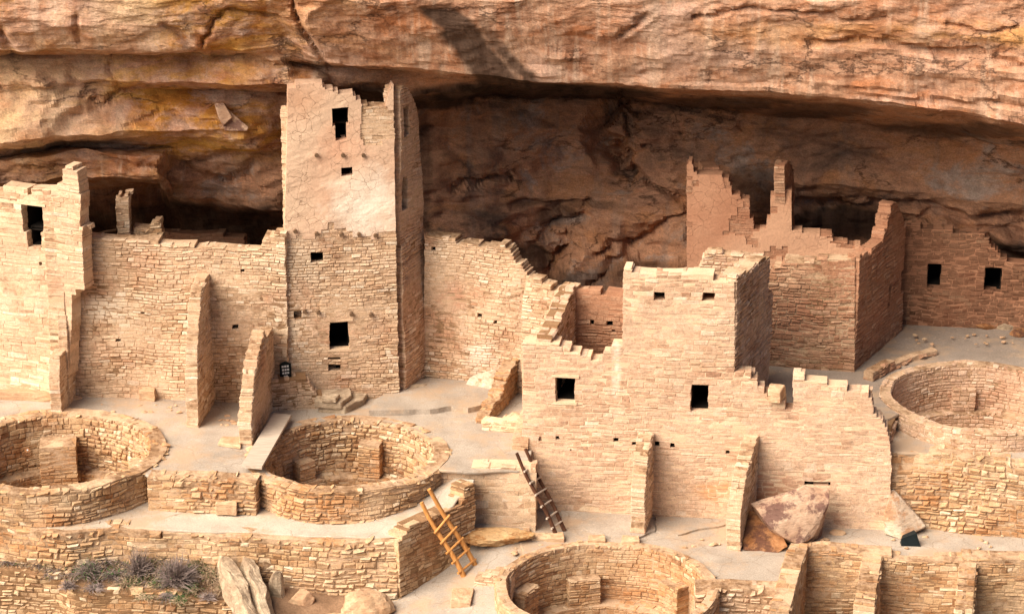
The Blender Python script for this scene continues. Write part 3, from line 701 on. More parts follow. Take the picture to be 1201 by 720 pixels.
# ------------------------------------------------------------------ kivas
def kpos(u, v, z): q = PZ(u, v, z); return q.x, q.y
K = {'left': (*kpos(64, 529, 0), 2.50, .36, 0.0, -2.0), 'mid': (*kpos(407, 531, 0), 2.28, .34, 0.0, -2.0),
     'low': (*kpos(712, 689, -1.48), 2.36, .22, -1.5, -3.5), 'right': (*kpos(1152, 466, .7), 2.32, .24, .70, -1.1)}
HOL = {k: (a, b, r - t + .10) for k, (a, b, r, t, z, zf) in K.items()}

# ------------------------------------------------------------------ floors and paths
structure(floor('upper_terrace', [(-250, 470, 0), (-250, 450, 0), (330, 450, 0), (500, 440, 0), (640, 440, 0), (632, 505, 0), (614, 550, 0), (562, 552, 0), (545, 552, 0),
    (516, 550, 0), (510, 548, 0), (408, 533, 0), (292, 564, 0), (180, 562, 0), (160, 548, 0), (60, 533, 0), (-250, 533, 0)], 'floor', [HOL['left'], HOL['mid']]))
structure(floor('lower_path', [(-250, 545, -.7), (60, 565, -.7), (180, 575, -.7), (285, 575, -.7), (408, 575, -.7), (500, 572, -.55), (528, 560, -.3), (556, 560, -.15), (554, 570, -.2),
    (524, 597, -.50), (500, 606, -.62), (484, 613, -.68), (465, 630, -.74), (330, 626, -.74), (200, 620, -.74), (140, 617, -.74), (80, 620, -.74), (0, 614, -.74), (-250, 608, -.74)], 'floor_pale', [HOL['left'], HOL['mid']]))
structure(floor('ladder_court', [(558, 600, -1.2), (622, 622, -1.42), (640, 640, -1.5), (620, 700, -1.75), (560, 800, -2.1), (360, 800, -2.3), (380, 730, -2.3), (466, 690, -2.05), (500, 660, -1.9)], 'floor', [HOL['low']]))
structure(floor('courtyard_floor', [(600, 580, -1.5), (900, 570, -1.5), (1400, 600, -1.5), (1400, 664, -1.5), (1100, 652, -1.5), (942, 645, -1.5), (926, 686, -1.5), (830, 689, -1.5),
    (712, 700, -1.5), (622, 665, -1.5), (608, 632, -1.45)], 'floor', [HOL['low']]))
structure(floor('back_terrace', [(862, 455, .7), (900, 400, .7), (1010, 400, .7), (1060, 360, .85), (1400, 366, .9), (1400, 480, .7), (1270, 468, .7), (1140, 468, .7), (1070, 478, .70), (1048, 487, .68), (1040, 494, .64), (940, 500, .6), (862, 500, .6)], 'floor_dim', [HOL['right']]))
structure(floor('upper_path', [(1045, 490, .3), (1140, 490, .3), (1400, 490, .3), (1400, 541, .3), (1200, 537, .3), (1100, 532, .3), (1044, 528, .3)], 'floor', [HOL['right']]))
BANK = [(-300, 650, -1.55, 664, -1.65), (0, 651, -1.55, 668, -1.65), (70, 649, -1.47, 675, -1.68), (80, 649, -1.45, 682, -1.72), (140, 646, -1.36, 687, -1.75), (200, 644, -1.30, 693, -1.80), (276, 649, -1.42, 704, -1.92), (320, 664, -1.78, 722, -2.10), (480, 690, -2.05, 770, -2.4)]
def bank(u):
    for a, b in zip(BANK, BANK[1:]):
        if u <= b[0]: k = (u - a[0]) / (b[0] - a[0]); return [x + (y - x) * k for x, y in zip(a, b)]
    return list(BANK[-1])
def soilz(u, v):
    _, vb, zb_, vf, zf_ = bank(u); k = min(1, max(0, (v - vb) / (vf - vb))); return zb_ + (zf_ - zb_) * k
structure(floor('soil_bank', [(-250, 646, -1.55), (0, 647, -1.55), (80, 645, -1.45), (140, 642, -1.36), (200, 640, -1.30), (276, 645, -1.42), (320, 660, -1.78), (380, 676, -1.95), (470, 700, -2.12), (470, 760, -2.4), (300, 760, -2.4), (280, 702, -1.92), (200, 691, -1.80), (140, 685, -1.75), (80, 680, -1.72), (70, 673, -1.68), (0, 666, -1.65), (-250, 662, -1.65)], 'soil', amp=.09, step=.2))
for k, (a, b, r, t, z, zf) in K.items():
    pass

# thin raised clay slab in front of the tower and cracked edge slabs on the courtyard
def slab(name, outline, h, mat, label, cat='slab', group=None, jag=.03):
    P3 = [PZ(u, v, z) for u, v, z in outline]; ring = []
    for a, b in zip(P3, P3[1:] + P3[:1]):
        n = max(1, int((b - a).length / .10))
        for i in range(n):
            q = a.lerp(b, i / n); ring.append(q + Vector((noise.noise(q * 3), noise.noise(q * 3 + Vector((9, 0, 0))), 0)) * jag * 2)
    n = len(ring); V = [q.copy() for q in ring] + [q + Vector((0, 0, h)) for q in ring]
    Fc = [(i, (i + 1) % n, n + (i + 1) % n, n + i) for i in range(n)] + [tuple(range(n, 2 * n))]
    o = finish(name, V, Fc, [mat]); tag(o, label, cat, group); return o
o = slab('clay_step', [(478, 450, .0), (600, 450, 0), (590, 468, 0), (566, 480, 0), (548, 485, 0), (530, 482, 0), (505, 486, 0), (432, 487, 0), (440, 474, 0)], .13, 'floor', 'low grey clay step with broken edge at foot of the tall square tower', 'step')
slab('clay_crust', [(655, 592, -1.5), (760, 596, -1.5), (768, 624, -1.5), (742, 634, -1.5), (715, 632, -1.5), (688, 622, -1.5), (662, 617, -1.5)], .05, 'floor', 'thin grey clay crust with broken edge left of the short buttress', 'clay crust')
slab('clay_crust', [(768, 596, -1.5), (870, 608, -1.5), (850, 618, -1.5), (820, 622, -1.5), (795, 629, -1.5), (770, 625, -1.5)], .045, 'floor', 'thin grey clay crust with flaking edge right of the short buttress', 'clay crust')

def kiva(key, label, arcs, piers, imat, zlow, style='rubble', fmat='gsoil', mort='m_tan', parapet=None):
    cx, cy, r, t, z, zf = K[key]
    root = thing('kiva', label, 'kiva', (cx, cy, z))
    path = Path(arc(cx, cy, r, arcs[0], arcs[1], 90))
    L = path.L; n = 40; top = []
    for i in range(n + 1):
        s = L * i / n; top.append((s, z + .0 + .035 * noise.noise(Vector((s * 1.3, cx, 0))) + (parapet(arcs[0] + (arcs[1] - arcs[0]) * i / n) if parapet else 0)))
    wall('ring_wall', path, top, zf - .1, t, style, (imat, mort), root, wav=.012, lump=.05)
    V = [(cx, cy, zf)] + [(cx + (r - t * .3) * math.cos(6.28318 * i / 48), cy + (r - t * .3) * math.sin(6.28318 * i / 48), zf) for i in range(48)]
    finish('kiva_floor', V, [(0, 1 + i, 1 + (i + 1) % 48) for i in range(48)], [fmat], parent=root)
    for (a, w, h, dep) in piers:     # pilasters standing on the bench against the inner face
        c = Vector((math.cos(R(a)), math.sin(R(a)))); tn = Vector((-c.y, c.x))
        q = Vector((cx, cy)) + c * (r - t - dep)
        # front line faces the centre of the kiva
        a0 = q + tn * w / 2; a1 = q - tn * w / 2
        pp = Path([xy(a0), xy(a1)])
        wall('pilaster', pp, [(0, z - h), (w, z - h)], zf, dep + .1, 'course', (imat, mort), root, wav=.006, lump=.01)
    # bench ring round the foot
    bp = Path(arc(cx, cy, r - t + .02, arcs[0], arcs[1], 60))
    wall('bench', bp, [(0, zf + .75), (bp.L, zf + .75)], zf - .05, .38, 'course', (imat, mort), root, wav=.01, lump=.02)
    return root
backflush = lambda a: .05 if (a % 360) < 175 and (a % 360) > 40 else .03
kiva('left', 'round sunken kiva at the far left with square stone pier inside its golden ring wall', (-200, 160), [(98, .85, .45, .75), (30, .6, .7, .3)], 'gold', -.8, parapet=backflush)
kiva('mid', 'round sunken kiva with short plastered pilaster below the tall tower', (-200, 160), [(76, .52, .42, .32), (128, .45, .75, .3), (20, .5, .62, .3)], 'gold', -.8)
kiva('low', 'round kiva cut by the bottom edge of the photo with broad low pilasters', (-200, 160), [(103, .72, .62, .3), (40, .6, .45, .35), (150, .6, .45, .3)], 'gold', -2.2, 'course', parapet=lambda a: .05)
kiva('right', 'shaded round kiva on the upper right terrace with rust brown inner wall', (-200, 160), [(92, .55, .5, .25)], 'pink', .1, 'course', parapet=backflush)

# ------------------------------------------------------------------ the tall square tower
def base_pt(u, v, z): return xy(PZ(u, v, z))
T0, T1 = base_pt(328, 472, 0), base_pt(469, 466, 0)
tower = thing('square_tower', 'tall square tower with T-shaped doorway and cracked pale plaster', 'tower', (*T0, 0))
TH = .42
def tower_plaster(s_, z):
    k = .5 * noise.noise(Vector((s_ * 1.1, 0, z * .9))) + .3 * noise.noise(Vector((s_ * 5, 0, z * 5)))
    if s_ > 2.1 and z > 6.2 and z < 7.2 and k > -.05: return False
    return z > 4.15 + .5 * k and k > -.42
thr = [(390, 126, 408, 147), (394, 147, 406, 165), (401, 196, 413, 207), (365, 295, 379, 307), (387, 376, 409, 410), (345, 364, 354, 373), (386, 427, 399, 435), (385, 418, 400, 421)]
o, pth, hz = wall('front_wall', [T0, T1], p((332, 300), (333, 270), (335, 200), (337, 102), (345, 101), (372, 98), (378, 99), (383, 105), (395, 106), (400, 112), (414, 111), (420, 119), (432, 124), (434, 127), (446, 125), (452, 124), (456, 108), (459, 101), (462, 98), (465, 300), (469, 466)),
        -.3, TH, 'thin', ('cream', 'm_tan'), tower, thr, plaster=tower_plaster, wav=.012, lump=.03)
zpl = 4.15
for i, h in enumerate(hz):
    nm = ['doorway', 'doorway', 'window', 'window', 'doorway', 'window', 'window', 'window'][i]
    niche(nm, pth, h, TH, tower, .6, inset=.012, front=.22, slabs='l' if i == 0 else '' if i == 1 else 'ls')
for (u, v) in [(371, 181), (402, 181), (426, 181), (346, 270), (371, 273), (400, 274), (421, 274), (440, 275), (357, 364), (373, 365), (412, 367), (435, 368)]:
    s, z = pth.project(u, v); a = pth.at(s, .2); b = pth.at(s, -.11)
    tube('beam_end', (a.x, a.y, z), (b.x, b.y, z - .01), .05, .045, 'log', tower, seg=2)
T1v = Vector(T1); T2 = xy(Vector(T1) + Vector((.62, 1.30)).normalized() * 2.5)
sp = Path([T1, T2])
def side_top(u, v): return sp.project(u, v)
o, sp, shz = wall('side_wall', sp, p((468, 108), (470, 101), (477, 101), (480, 108), (485, 122), (489, 142), (491, 160), (494, 210), (497, 260), (501, 290), (502, 470)), -.3, TH, 'thin', ('pink', 'm_tan'), tower,
     wav=.012, lump=.08, side_holes=[(.32, .56, 6.3, 7.0), (.34, .60, 4.5, 5.3)])
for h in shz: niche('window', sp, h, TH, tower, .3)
# left and rear walls and a mud roof inside, so that the rooms are dark
bdir = (Vector(T2) - Vector(T1)).normalized()
bk0 = Vector(T0) + bdir * 1.25; 
wall('rear_wall', [xy(bk0), xy(Vector(T1) + bdir * 1.25 - Vector((.45, 0)))], [(0, 6.0), (2.4, 6.0)], -.3, .35, 'course', ('cream', 'm_tan'), tower)
wall('left_wall', [xy(bk0), xy(Vector(T0) + bdir * .4)], [(0, 6.2), (.4, 6.8), (.82, 7.2)], -.3, .35, 'course', ('cream', 'm_tan'), tower)

def box(name, a, b, mat, parent=None):
    V = [(x, y, z) for x in (a[0], b[0]) for y in (a[1], b[1]) for z in (a[2], b[2])]
    return finish(name, V, [(0, 1, 3, 2), (4, 6, 7, 5), (0, 4, 5, 1), (2, 3, 7, 6), (0, 2, 6, 4), (1, 5, 7, 3)], [mat], parent=parent)
def prism(name, pts, z0, z1, mat, parent=None):
    n = len(pts); V = [(a, b, z0) for a, b in pts] + [(a, b, z1) for a, b in pts]
    return finish(name, V, [tuple(range(n - 1, -1, -1)), tuple(range(n, 2 * n))] + [(i, (i + 1) % n, n + (i + 1) % n, n + i) for i in range(n)], [mat], parent=parent)

# low masonry against the tower's foot, and its slabs
lw = [base_pt(320, 482, 0), base_pt(384, 478, 0)]
o, *_ = wall('footing_wall', lw, p((318, 446), (330, 446), (358, 443), (362, 447), (368, 458), (372, 462), (379, 463), (380, 470)), -.1, .42, 'thin', ('cream', 'm_dark')); tag(o, 'low stub of thin stones at the tower foot under the dark sign', 'wall')
hull = lambda name, uvs, z0, z1, mat, lab, cat, group=None, seed=0: tag(hull_rock(name, [PZ(u, v, z0) for u, v in uvs] + [PZ(u, v, z0) + Vector((0, 0, z1 - z0)) for u, v in uvs], mat, seed), lab, cat, group)
hull('stepping_stone', [(374, 484), (404, 486), (428, 476), (434, 464), (410, 462), (378, 472)], -.02, .16, 'boulder_grey', 'long flat grey slab forming the lowest step to the tower door', 'stone step', 'steps at the tower door')
hull('stepping_stone', [(368, 478), (400, 479), (412, 470), (410, 462), (376, 464)], .14, .30, 'boulder_grey', 'layered tan block forming the middle step to the tower door', 'stone step', 'steps at the tower door', 2)
hull('stepping_stone', [(377, 472), (394, 473), (399, 466), (378, 466)], .29, .40, 'boulder_grey', 'small round slab forming the top step below the tower door', 'stone step', 'steps at the tower door', 4)

# ------------------------------------------------------------------ left house wall (T-door, broken pier)
L0, L1 = base_pt(-60, 452, 0), base_pt(82, 472, 0)
house = thing('ruined_house', 'pale ruined house front at far left with dark T-shaped doorway and broken upright pier', 'house', (*L0, 0))
o, pth, hz = wall('front_wall', [L0, L1], p((-60, 220), (0, 221), (33, 222), (34, 225), (66, 224), (68, 220), (73, 218), (74, 200), (77, 196), (83, 195), (91, 203), (93, 220), (95, 230), (95, 262), (98, 266), (98, 279), (99, 340), (84, 345), (82, 440), (76, 445), (74, 468)), -.3, .42, 'big', ('cream', 'm_light'), house,
    [(27, 242, 49, 271), (32, 271, 47, 289), (46, 308, 49, 312)], lump=.05)
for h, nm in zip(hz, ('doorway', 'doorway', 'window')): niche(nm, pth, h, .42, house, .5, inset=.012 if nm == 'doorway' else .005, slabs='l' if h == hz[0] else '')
wall('side_wall', [L1, xy(Vector(L1) + Vector((.5, 2)))], [(0, 4.4), (.4, 3.8), (1.2, 3.7), (1.9, 3.2)], -.3, .4, 'course', ('cream', 'm_tan'), house)

# wall between house and tower
C0, C1 = base_pt(76, 464, 0), base_pt(336, 474, 0)
o, pth, hz = wall('curtain_wall', [C0, C1], p((74, 300), (92, 279), (100, 280), (150, 279), (183, 280), (188, 286), (210, 288), (240, 290), (270, 293), (300, 294), (307, 290), (308, 279), (318, 276), (322, 273), (335, 272), (337, 400), (338, 474)), -.3, .42, 'course', ('cream', 'm_tan'),
     holes=[(273, 381, 280, 386), (166, 366, 170, 368), (136, 399, 142, 402), (282, 317, 286, 320)], lump=.06)
cw = tag(o, 'long cream stone wall running between the left house and the tall tower', 'wall')
for h in hz: niche('socket', pth, h, .42, cw, .3, inset=.002, front=.08)
# broken pier standing behind the curtain wall, fallen block and inner wall in the cave
q0, q1 = PY(137, 280, .75), PY(152, 280, .75)
o, *_ = wall('stone_pier', [xy(q0), xy(q1)], p((135, 232), (140, 228), (145, 231), (148, 227), (151, 229), (153, 278)), 1.5, .35, 'course', ('cream', 'm_tan'), lump=.01); tag(o, 'slim broken stone pier standing above the wall before the dark cave', 'pier')
q0, q1 = PY(153, 280, .9), PY(196, 285, .9)
o, *_ = wall('broken_wall', [xy(q0), xy(q1)], p((153, 272), (165, 268), (178, 266), (181, 260), (188, 262), (191, 275), (192, 290)), 1.5, .4, 'rubble', ('gold', 'm_tan')); tag(o, 'low crumbling stone mound beside the slim pier in the cave mouth', 'wall')
q0, q1 = PY(196, 300, 4.6), PY(300, 296, 4.4)
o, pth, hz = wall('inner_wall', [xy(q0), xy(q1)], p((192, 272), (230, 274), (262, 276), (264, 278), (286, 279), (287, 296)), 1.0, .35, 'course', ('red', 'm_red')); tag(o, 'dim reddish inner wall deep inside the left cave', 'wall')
o = tube('fallen_pole', tuple(PY(102, 277, .5)), tuple(PY(136, 270, 1.2)), .04, .03, 'log', wob=.03, seed=3); tag(o, 'thin fallen pole lying in the cave opening left of the slim pier', 'pole')

# ------------------------------------------------------------------ stub walls (buttresses) projecting to the front
def stub(u0, v0, u1, v1, z, prof, th, label, mat='cream', mort='m_tan', style='course', grp='short cross walls projecting from the long walls', zb=None, holes=()):
    """near right foot (u0,v0) to far right foot (u1,v1) on floor z; prof (distance back, height)"""
    a, b = PZ(u0, v0, z), PZ(u1, v1, z); pt = Path([xy(a), xy(b)]); L = pt.L
    o, *_ = wall('buttress_wall', pt, [(s * L, h) for s, h in prof], z - .3 if zb is None else zb, th, style, (mat, mort), wav=.01, lump=.02)
    tag(o, label, 'buttress', grp); return o
stub(72, 486, 92, 458, 0, [(0, .9), (.12, 1.35), (.6, 1.45), (1.1, 1.4)], .24, 'short low stub wall left of the left courtyard with notched top')
stub(82, 474, 92, 460, 0, [(0, 1.6), (.15, 2.2), (.35, 2.75), (.9, 2.9)], .20, 'tall narrow stub wall at the corner of the left house')
stub(233, 502, 251, 472, 0, [(0, 1.2), (.1, 1.9), (.25, 2.4), (.42, 2.9), (.62, 3.15), (1.1, 3.2)], .26, 'tallest stub wall in the middle of the left courtyard')
stub(295, 523, 322, 478, 0, [(0, .55), (.12, 1.05), (.25, 1.5), (.42, 1.85), (.65, 2.2), (.75, 2.0), (1.05, 1.95)], .28, 'ragged sloping stub wall beside the dark sign and plank')
hull('stone_block', [(163, 470), (181, 472), (186, 456), (168, 455)], 0, .28, 'boulder', 'small stone stub at the foot of the wall in the left courtyard', 'block')
q = [PZ(-40, 478, 0), PZ(30, 470, 0)]
rock('rock_outcrop', PZ(20, 468, -.05), (1.6, .35, .38), 'boulder', 11, .3); tag(bpy.context.scene.objects['rock_outcrop'], 'low sandstone ledge at the foot of the far left house', 'rock')

# ------------------------------------------------------------------ curtain wall right of the tower
D0, D1 = base_pt(490, 446, 0), xy(PZ(618, 462, 0))
o, pth, hz = wall('curtain_wall', [D0, D1], p((496, 400), (498, 278), (504, 276), (520, 279), (535, 281), (537, 286), (552, 285), (566, 289), (590, 286), (597, 290), (602, 300), (605, 307), (612, 310), (616, 318), (622, 323), (622, 460)), -.3, .42, 'thin', ('cream', 'm_tan'),
     holes=[(507, 290, 511, 294), (561, 368, 566, 372), (580, 375, 584, 379)], lump=.07)
cw2 = tag(o, 'weathered cream wall with stepped broken top immediately right of the tall tower', 'wall')
for h in hz: niche('socket', pth, h, .42, cw2, .3, inset=.002, front=.08)
E0, E1 = base_pt(611, 478, 0), xy(PZ(668, 486, 0))
o, pth, hz = wall('curtain_wall', [E0, E1], p((612, 400), (612, 352), (618, 326), (640, 332), (645, 334), (647, 339), (662, 338), (674, 339), (668, 350), (662, 362), (655, 374), (650, 384), (645, 395), (645, 470)), -.3, .42, 'course', ('cream', 'm_tan'), lump=.05); tag(o, 'short cream wall with diagonal broken right edge beside a dark slot', 'wall')
# rocks and white washed bedrock at its foot
for i, (u, v, sx, sy, sz, mt, lb) in enumerate([(510, 440, .45, .35, .28, 'boulder_red', 'rust stained rock in the corner right of the tower'),
        (528, 448, .42, .3, .22, 'boulder', 'golden rock lying at the wall foot right of the tower'), (552, 446, .55, .3, .42, 'boulder_white', 'pale whitish rock under the stepped wall'),
        (580, 457, .70, .34, .50, 'boulder_white', 'large whitish bedrock slab left of the little corner pen'), (487, 456, .35, .25, .18, 'boulder_grey', 'small grey rock touching the tower corner')]):
    tag(rock('rock', PZ(u, v, .02), (sx, sy, sz), mt, 20 + i, .3), lb, 'rock', 'rocks at the wall foot')
# little corner pen
pen = thing('stone_pen', 'little V-shaped stone enclosure on the terrace edge by the big wall', 'enclosure', PZ(590, 500, 0))
wall('pen_wall', [base_pt(566, 503, 0), base_pt(620, 510, 0)], p((565, 492), (590, 493), (620, 495)), -.1, .28, 'rubble', ('cream', 'm_light'), pen)
wall('pen_wall', [base_pt(573, 498, 0), base_pt(606, 462, 0)], [(0, .22), (.8, .35), (1.6, .75), (2.2, .9)], -.1, .30, 'rubble', ('gold', 'm_tan'), pen)
tag(rock('rock', PZ(602, 488, .05), (.18, .13, .10), 'boulder', 31, .2), 'flat pale stone lying inside the little stone enclosure', 'rock')

# ------------------------------------------------------------------ the large right-hand building
B0, B1 = PZ(612, 598, -1.5), PZ(1046, 622, -1.5)
bx = Path([xy(B0), xy(B1)])
big = thing('block_house', 'large pale pink block house with two dark windows and tall square corner', 'building', B0)
topE = p((612, 505), (613, 470), (613, 398), (640, 399), (646, 401), (656, 403), (658, 407), (668, 408), (670, 412), (680, 413), (682, 418), (693, 419), (695, 424), (706, 424), (708, 414), (716, 413), (718, 404), (730, 403), (731, 316), (735, 313), (741, 315), (743, 320), (790, 322), (862, 328), (862, 436),
    (870, 438), (880, 438), (882, 444), (888, 445), (890, 456), (899, 458), (901, 468), (921, 470), (921, 478), (930, 479), (930, 441), (950, 445), (980, 452), (1000, 457), (1018, 461), (1022, 470), (1026, 487), (1034, 492), (1040, 502), (1044, 520), (1046, 545))
hh = [(652, 443, 674, 471), (810, 450, 831, 481), (767, 340, 780, 349), (824, 344, 838, 353)]
hs = [(944, 565, 974, 568), (652, 510, 656, 514), (720, 513, 725, 517), (741, 518, 746, 521), (768, 518, 773, 523), (786, 520, 791, 524), (851, 528, 856, 532), (632, 512, 635, 515), (668, 526, 670, 528)]
o, bx, hz = wall('front_wall', bx, topE, -1.8, .45, 'block', ('pink', 'm_light'), big, hh + hs, wav=.014, lump=.035)
for i, h in enumerate(hz):
    niche('window' if i < 4 else 'crack' if i == 4 else 'socket', bx, h, .45, big, .8 if i < 2 else .35, inset=.012 if i < 4 else .003, front=.24 if i < 4 else .08, mat='room_shade' if i != 3 else 'm_red')
# tall corner: right face
def at_front(u, v): s, z = bx.project(u, v); q = bx.at(s, 0); return Vector((q.x, q.y, z))
c = at_front(862, 400); rd = Vector((.36, .93)).normalized()
sw = Path([xy(c), xy(Vector((c.x, c.y)) + rd * 3.0)])
wall('side_wall', sw, [(0.03, c.z + 1.5), (.02, sw.project(862, 326)[1]), (.25, sw.project(862, 326)[1] - .05), (2.6, 4.0), (2.62, 3.1), (3.0, 3.0)], .4, .40, 'course', ('pink', 'm_tan'), big, lump=.03)
lc = at_front(731, 400)
lw_ = Path([xy(Vector((lc.x, lc.y)) + rd * 2.6), xy(Vector((lc.x, lc.y)) + rd * .40)])
wall('left_wall', lw_, [(0, 3.3), (1.2, 3.5), (2.2, 3.9)], -1.5, .38, 'course', ('pink', 'm_tan'), big)
rb = [Vector((lc.x, lc.y)) + rd * 2.6, Vector((c.x, c.y)) + rd * 2.6]
rbp = Path([xy(rb[0]), xy(rb[1])])
wall('rear_wall', rbp, p((742, 330), (800, 325), (812, 322), (820, 315), (826, 298), (835, 296), (858, 300), (875, 301), (894, 303), (894, 360)), -1.0, .38, 'course', ('pink', 'm_tan'), big)
# recessed rear wall between big wall and corner, with cross wall
x0 = at_front(645, 400)
cwp = Path([(x0.x, x0.y + .0), xy(PY(676, 360, x0.y + 2.3))])
wall('cross_wall', cwp, [(.03, cwp.project(645, 398)[1]), (.3, cwp.project(645, 398)[1] + .05), (cwp.L, cwp.project(674, 339)[1])], -1.2, .35, 'course', ('pink', 'm_dark'), big)
h0, h1 = PY(664, 380, x0.y + 2.3), PY(745, 380, x0.y + 2.0)
hp = Path([xy(h0), xy(h1)])
o, hp, hz = wall('recess_wall', hp, p((664, 341), (700, 343), (706, 345), (740, 344)), -1.0, .35, 'course', ('red', 'm_red'), big, [(692, 376, 697, 381), (712, 376, 718, 381), (718, 387, 721, 389)])
for h in hz: niche('socket', hp, h, .35, big, .2, inset=.002, front=.06)
# dark slot seam left of the block house
# end return of terrace retaining wall
stub(606, 622, 633, 576, -1.5, [(0, 0.0), (.45, .02), (.5, .35), (.75, .55), (1.05, .6)], .36, 'wall end with dark right face where the dark ladder leans', grp='short cross walls projecting from the long walls')
stub(755, 628, 767, 601, -1.5, [(0, -.35), (.15, 0.0), (.3, .35), (.6, .55), (1.05, .62)], .30, 'short buttress below the block house between the two clay crusts')
stub(868, 646, 890, 606, -1.5, [(0, -.6), (.12, -.2), (.3, .2), (.5, .45), (.8, .68), (1.05, .75)], .30, 'stepped buttress left of the purple stained boulder')
# round retaining wall under the right kiva
rp = []
for u, v in ((1040, 618), (1060, 617), (1100, 622), (1150, 628), (1200, 632), (1300, 634)): rp.append(xy(PZ(u, v, -1.5)))
rw = Path(rp)
n = 12
o, *_ = wall('retaining_wall', rw, [(rw.L * i / n, .29 + .05 * noise.noise(Vector((i * 1.7, 0, 0)))) for i in range(n + 1)], -1.8, .5, 'rubble', ('gold', 'm_tan'), lump=.08); tag(o, 'rough golden retaining wall below the right kiva path', 'retaining wall')

# ------------------------------------------------------------------ terrace and path retaining walls
tw = [base_pt(513, 617, -1.42), base_pt(613, 624, -1.5)]
o, *_ = wall('retaining_wall', tw, [(0, -.02), (.7, -.03), (.9, .03), (1.5, .05), (2.2, .03)], -1.8, .42, 'big', ('cream', 'm_light')); tag(o, 'short pale terrace wall between the two ladders', 'retaining wall')
pts = [PZ(-120, 611, -.75), PZ(0, 617, -.75), PZ(80, 624, -.75), PZ(140, 620, -.75), PZ(200, 624, -.75), PZ(330, 630, -.75), PZ(466, 636, -.75)]
w1 = Path([xy(q) for q in pts])
n = 30
o, *_ = wall('retaining_wall', w1, [(w1.L * i / n, -.80 + .07 * noise.noise(Vector((i * 1.1, 4, 0)))) for i in range(n + 1)], -2.6, .45, 'rubble', ('gold', 'm_tan'), lump=.10); tag(o, 'long golden rubble wall holding the pale path above the shrubs', 'retaining wall')
a, b = PZ(467, 636, -.75), PZ(556, 572, -.2)
sd = Path([xy(a), xy(b)])
o, *_ = wall('retaining_wall', sd, p((467, 636), (481, 618), (486, 612), (500, 607), (522, 601), (543, 588), (544, 574), (556, 567), (557, 600)), -2.6, .40, 'course', ('gold', 'm_dark'), lump=.04); tag(o, 'shaded return wall behind the orange ladder', 'retaining wall')
# low wall between the two left kivas
kw = [base_pt(174, 597, -.7), base_pt(300, 603, -.7)]
o, *_ = wall('retaining_wall', kw, p((172, 560), (215, 561), (262, 563), (300, 565)), -1.0, .45, 'rubble', ('gold', 'm_tan')); tag(o, 'low rubble wall joining the two round kivas on the left', 'retaining wall')
hull('stone_block', [(253, 604), (278, 605), (280, 592), (256, 590)], -.7, -.42, 'boulder', 'square stone block on the pale path below the joining wall', 'block')
hull('stone_block', [(255, 523), (282, 527), (284, 515), (260, 515)], 0, .08, 'boulder', 'flat broken stone lying near the plank end', 'block')
# front left lower dry-stone wall
lq = [PZ(u, v + 2, z) for u, v, z in ((-120, 667, -1.65), (0, 668, -1.65), (70, 675, -1.68), (80, 682, -1.72), (140, 687, -1.75), (200, 693, -1.80), (276, 704, -1.92))]
lw2 = Path([xy(q) for q in lq])
def lwz(s_):
    for c0, c1, a, b in zip(lw2.c, lw2.c[1:], lq, lq[1:]):
        if s_ <= c1 + 1e-6: return a.z + (b.z - a.z) * (s_ - c0) / (c1 - c0)
o, *_ = wall('dry_stone_wall', lw2, [(lw2.L * i / 20, lwz(lw2.L * i / 20) - .01 + .06 * noise.noise(Vector((i * 1.1, 7, 0)))) for i in range(21)], -3.6, .3, 'rubble', ('gold', 'm_dark'), lump=.08); tag(o, 'rough dry stone wall below the shrubs in the bottom left corner', 'dry stone wall')

# bottom-right tier
mw = Path([base_pt(936, 650, -1.5), base_pt(1260, 664, -1.5)])
o, *_ = wall('retaining_wall', mw, [(0, -1.44), (mw.L * .3, -1.40), (mw.L * .35, -1.45), (mw.L * .7, -1.44), (mw.L, -1.44)], -3.9, .45, 'course', ('gold', 'm_tan'), lump=.06); tag(o, 'long retaining wall along the bottom right edge', 'retaining wall')
tw2 = Path([base_pt(815, 692, -1.5), base_pt(930, 694, -1.5)])
o, *_ = wall('retaining_wall', tw2, [(0, -1.44), (tw2.L, -1.45)], -3.9, .45, 'rubble', ('cream', 'm_tan')); tag(o, 'pale bottom wall of large blocks between the low kiva and the stepped wall', 'retaining wall')
stub(925, 718, 948, 648, -1.5, [(0, -1.45), (1.02, -1.30)], .40, 'sloping stepped cross wall at the bottom beside the grey terrace', 'gold', zb=-3.9)
def stub2(u0, v0, u1, v1, z, prof, th, label): stub(u0, v0, u1, v1, z, prof, th, label, 'gold', zb=-3.9)
stub2(1026, 690, 1035, 652, -1.5, [(0, -1.95), (.3, -1.7), (.7, -1.5), (1.1, -1.42)], .42, 'pale topped buttress in the middle of the bottom right wall')
stub2(1140, 705, 1145, 664, -1.5, [(0, -2.3), (.4, -1.9), (.8, -1.6), (1.1, -1.5)], .36, 'rightmost buttress of the bottom right wall')
# stones left of low kiva
lk = Path([base_pt(556, 690, -1.85), base_pt(600, 694, -1.85)])
o, *_ = wall('broken_wall', lk, [(0, -1.6), (.5, -1.45), (lk.L, -1.5)], -3.9, .4, 'course', ('cream', 'm_tan')); tag(o, 'small squared wall end left of the bottom kiva', 'wall')
hull('stone_block', [(528, 715), (552, 716), (556, 700), (530, 698)], -1.95, -1.75, 'boulder', 'pale stone block at the bottom edge left of the kiva', 'block')
for i, (u, v) in enumerate([(612, 627), (634, 633), (652, 634), (700, 636), (740, 637)]):
    hull('kerb_stone', [(u - 11, v + 3), (u + 10, v + 3), (u + 9, v - 4), (u - 10, v - 4)], -1.5, -1.38, 'boulder', ['kerb stone at the foot of the dark ladder wall', 'kerb stone second from the left behind the bottom kiva', 'kerb stone in the middle behind the bottom kiva', 'kerb stone fourth from the left behind the bottom kiva', 'rightmost kerb stone behind the bottom kiva'][i], 'stone', 'kerb stones behind the bottom kiva', i)

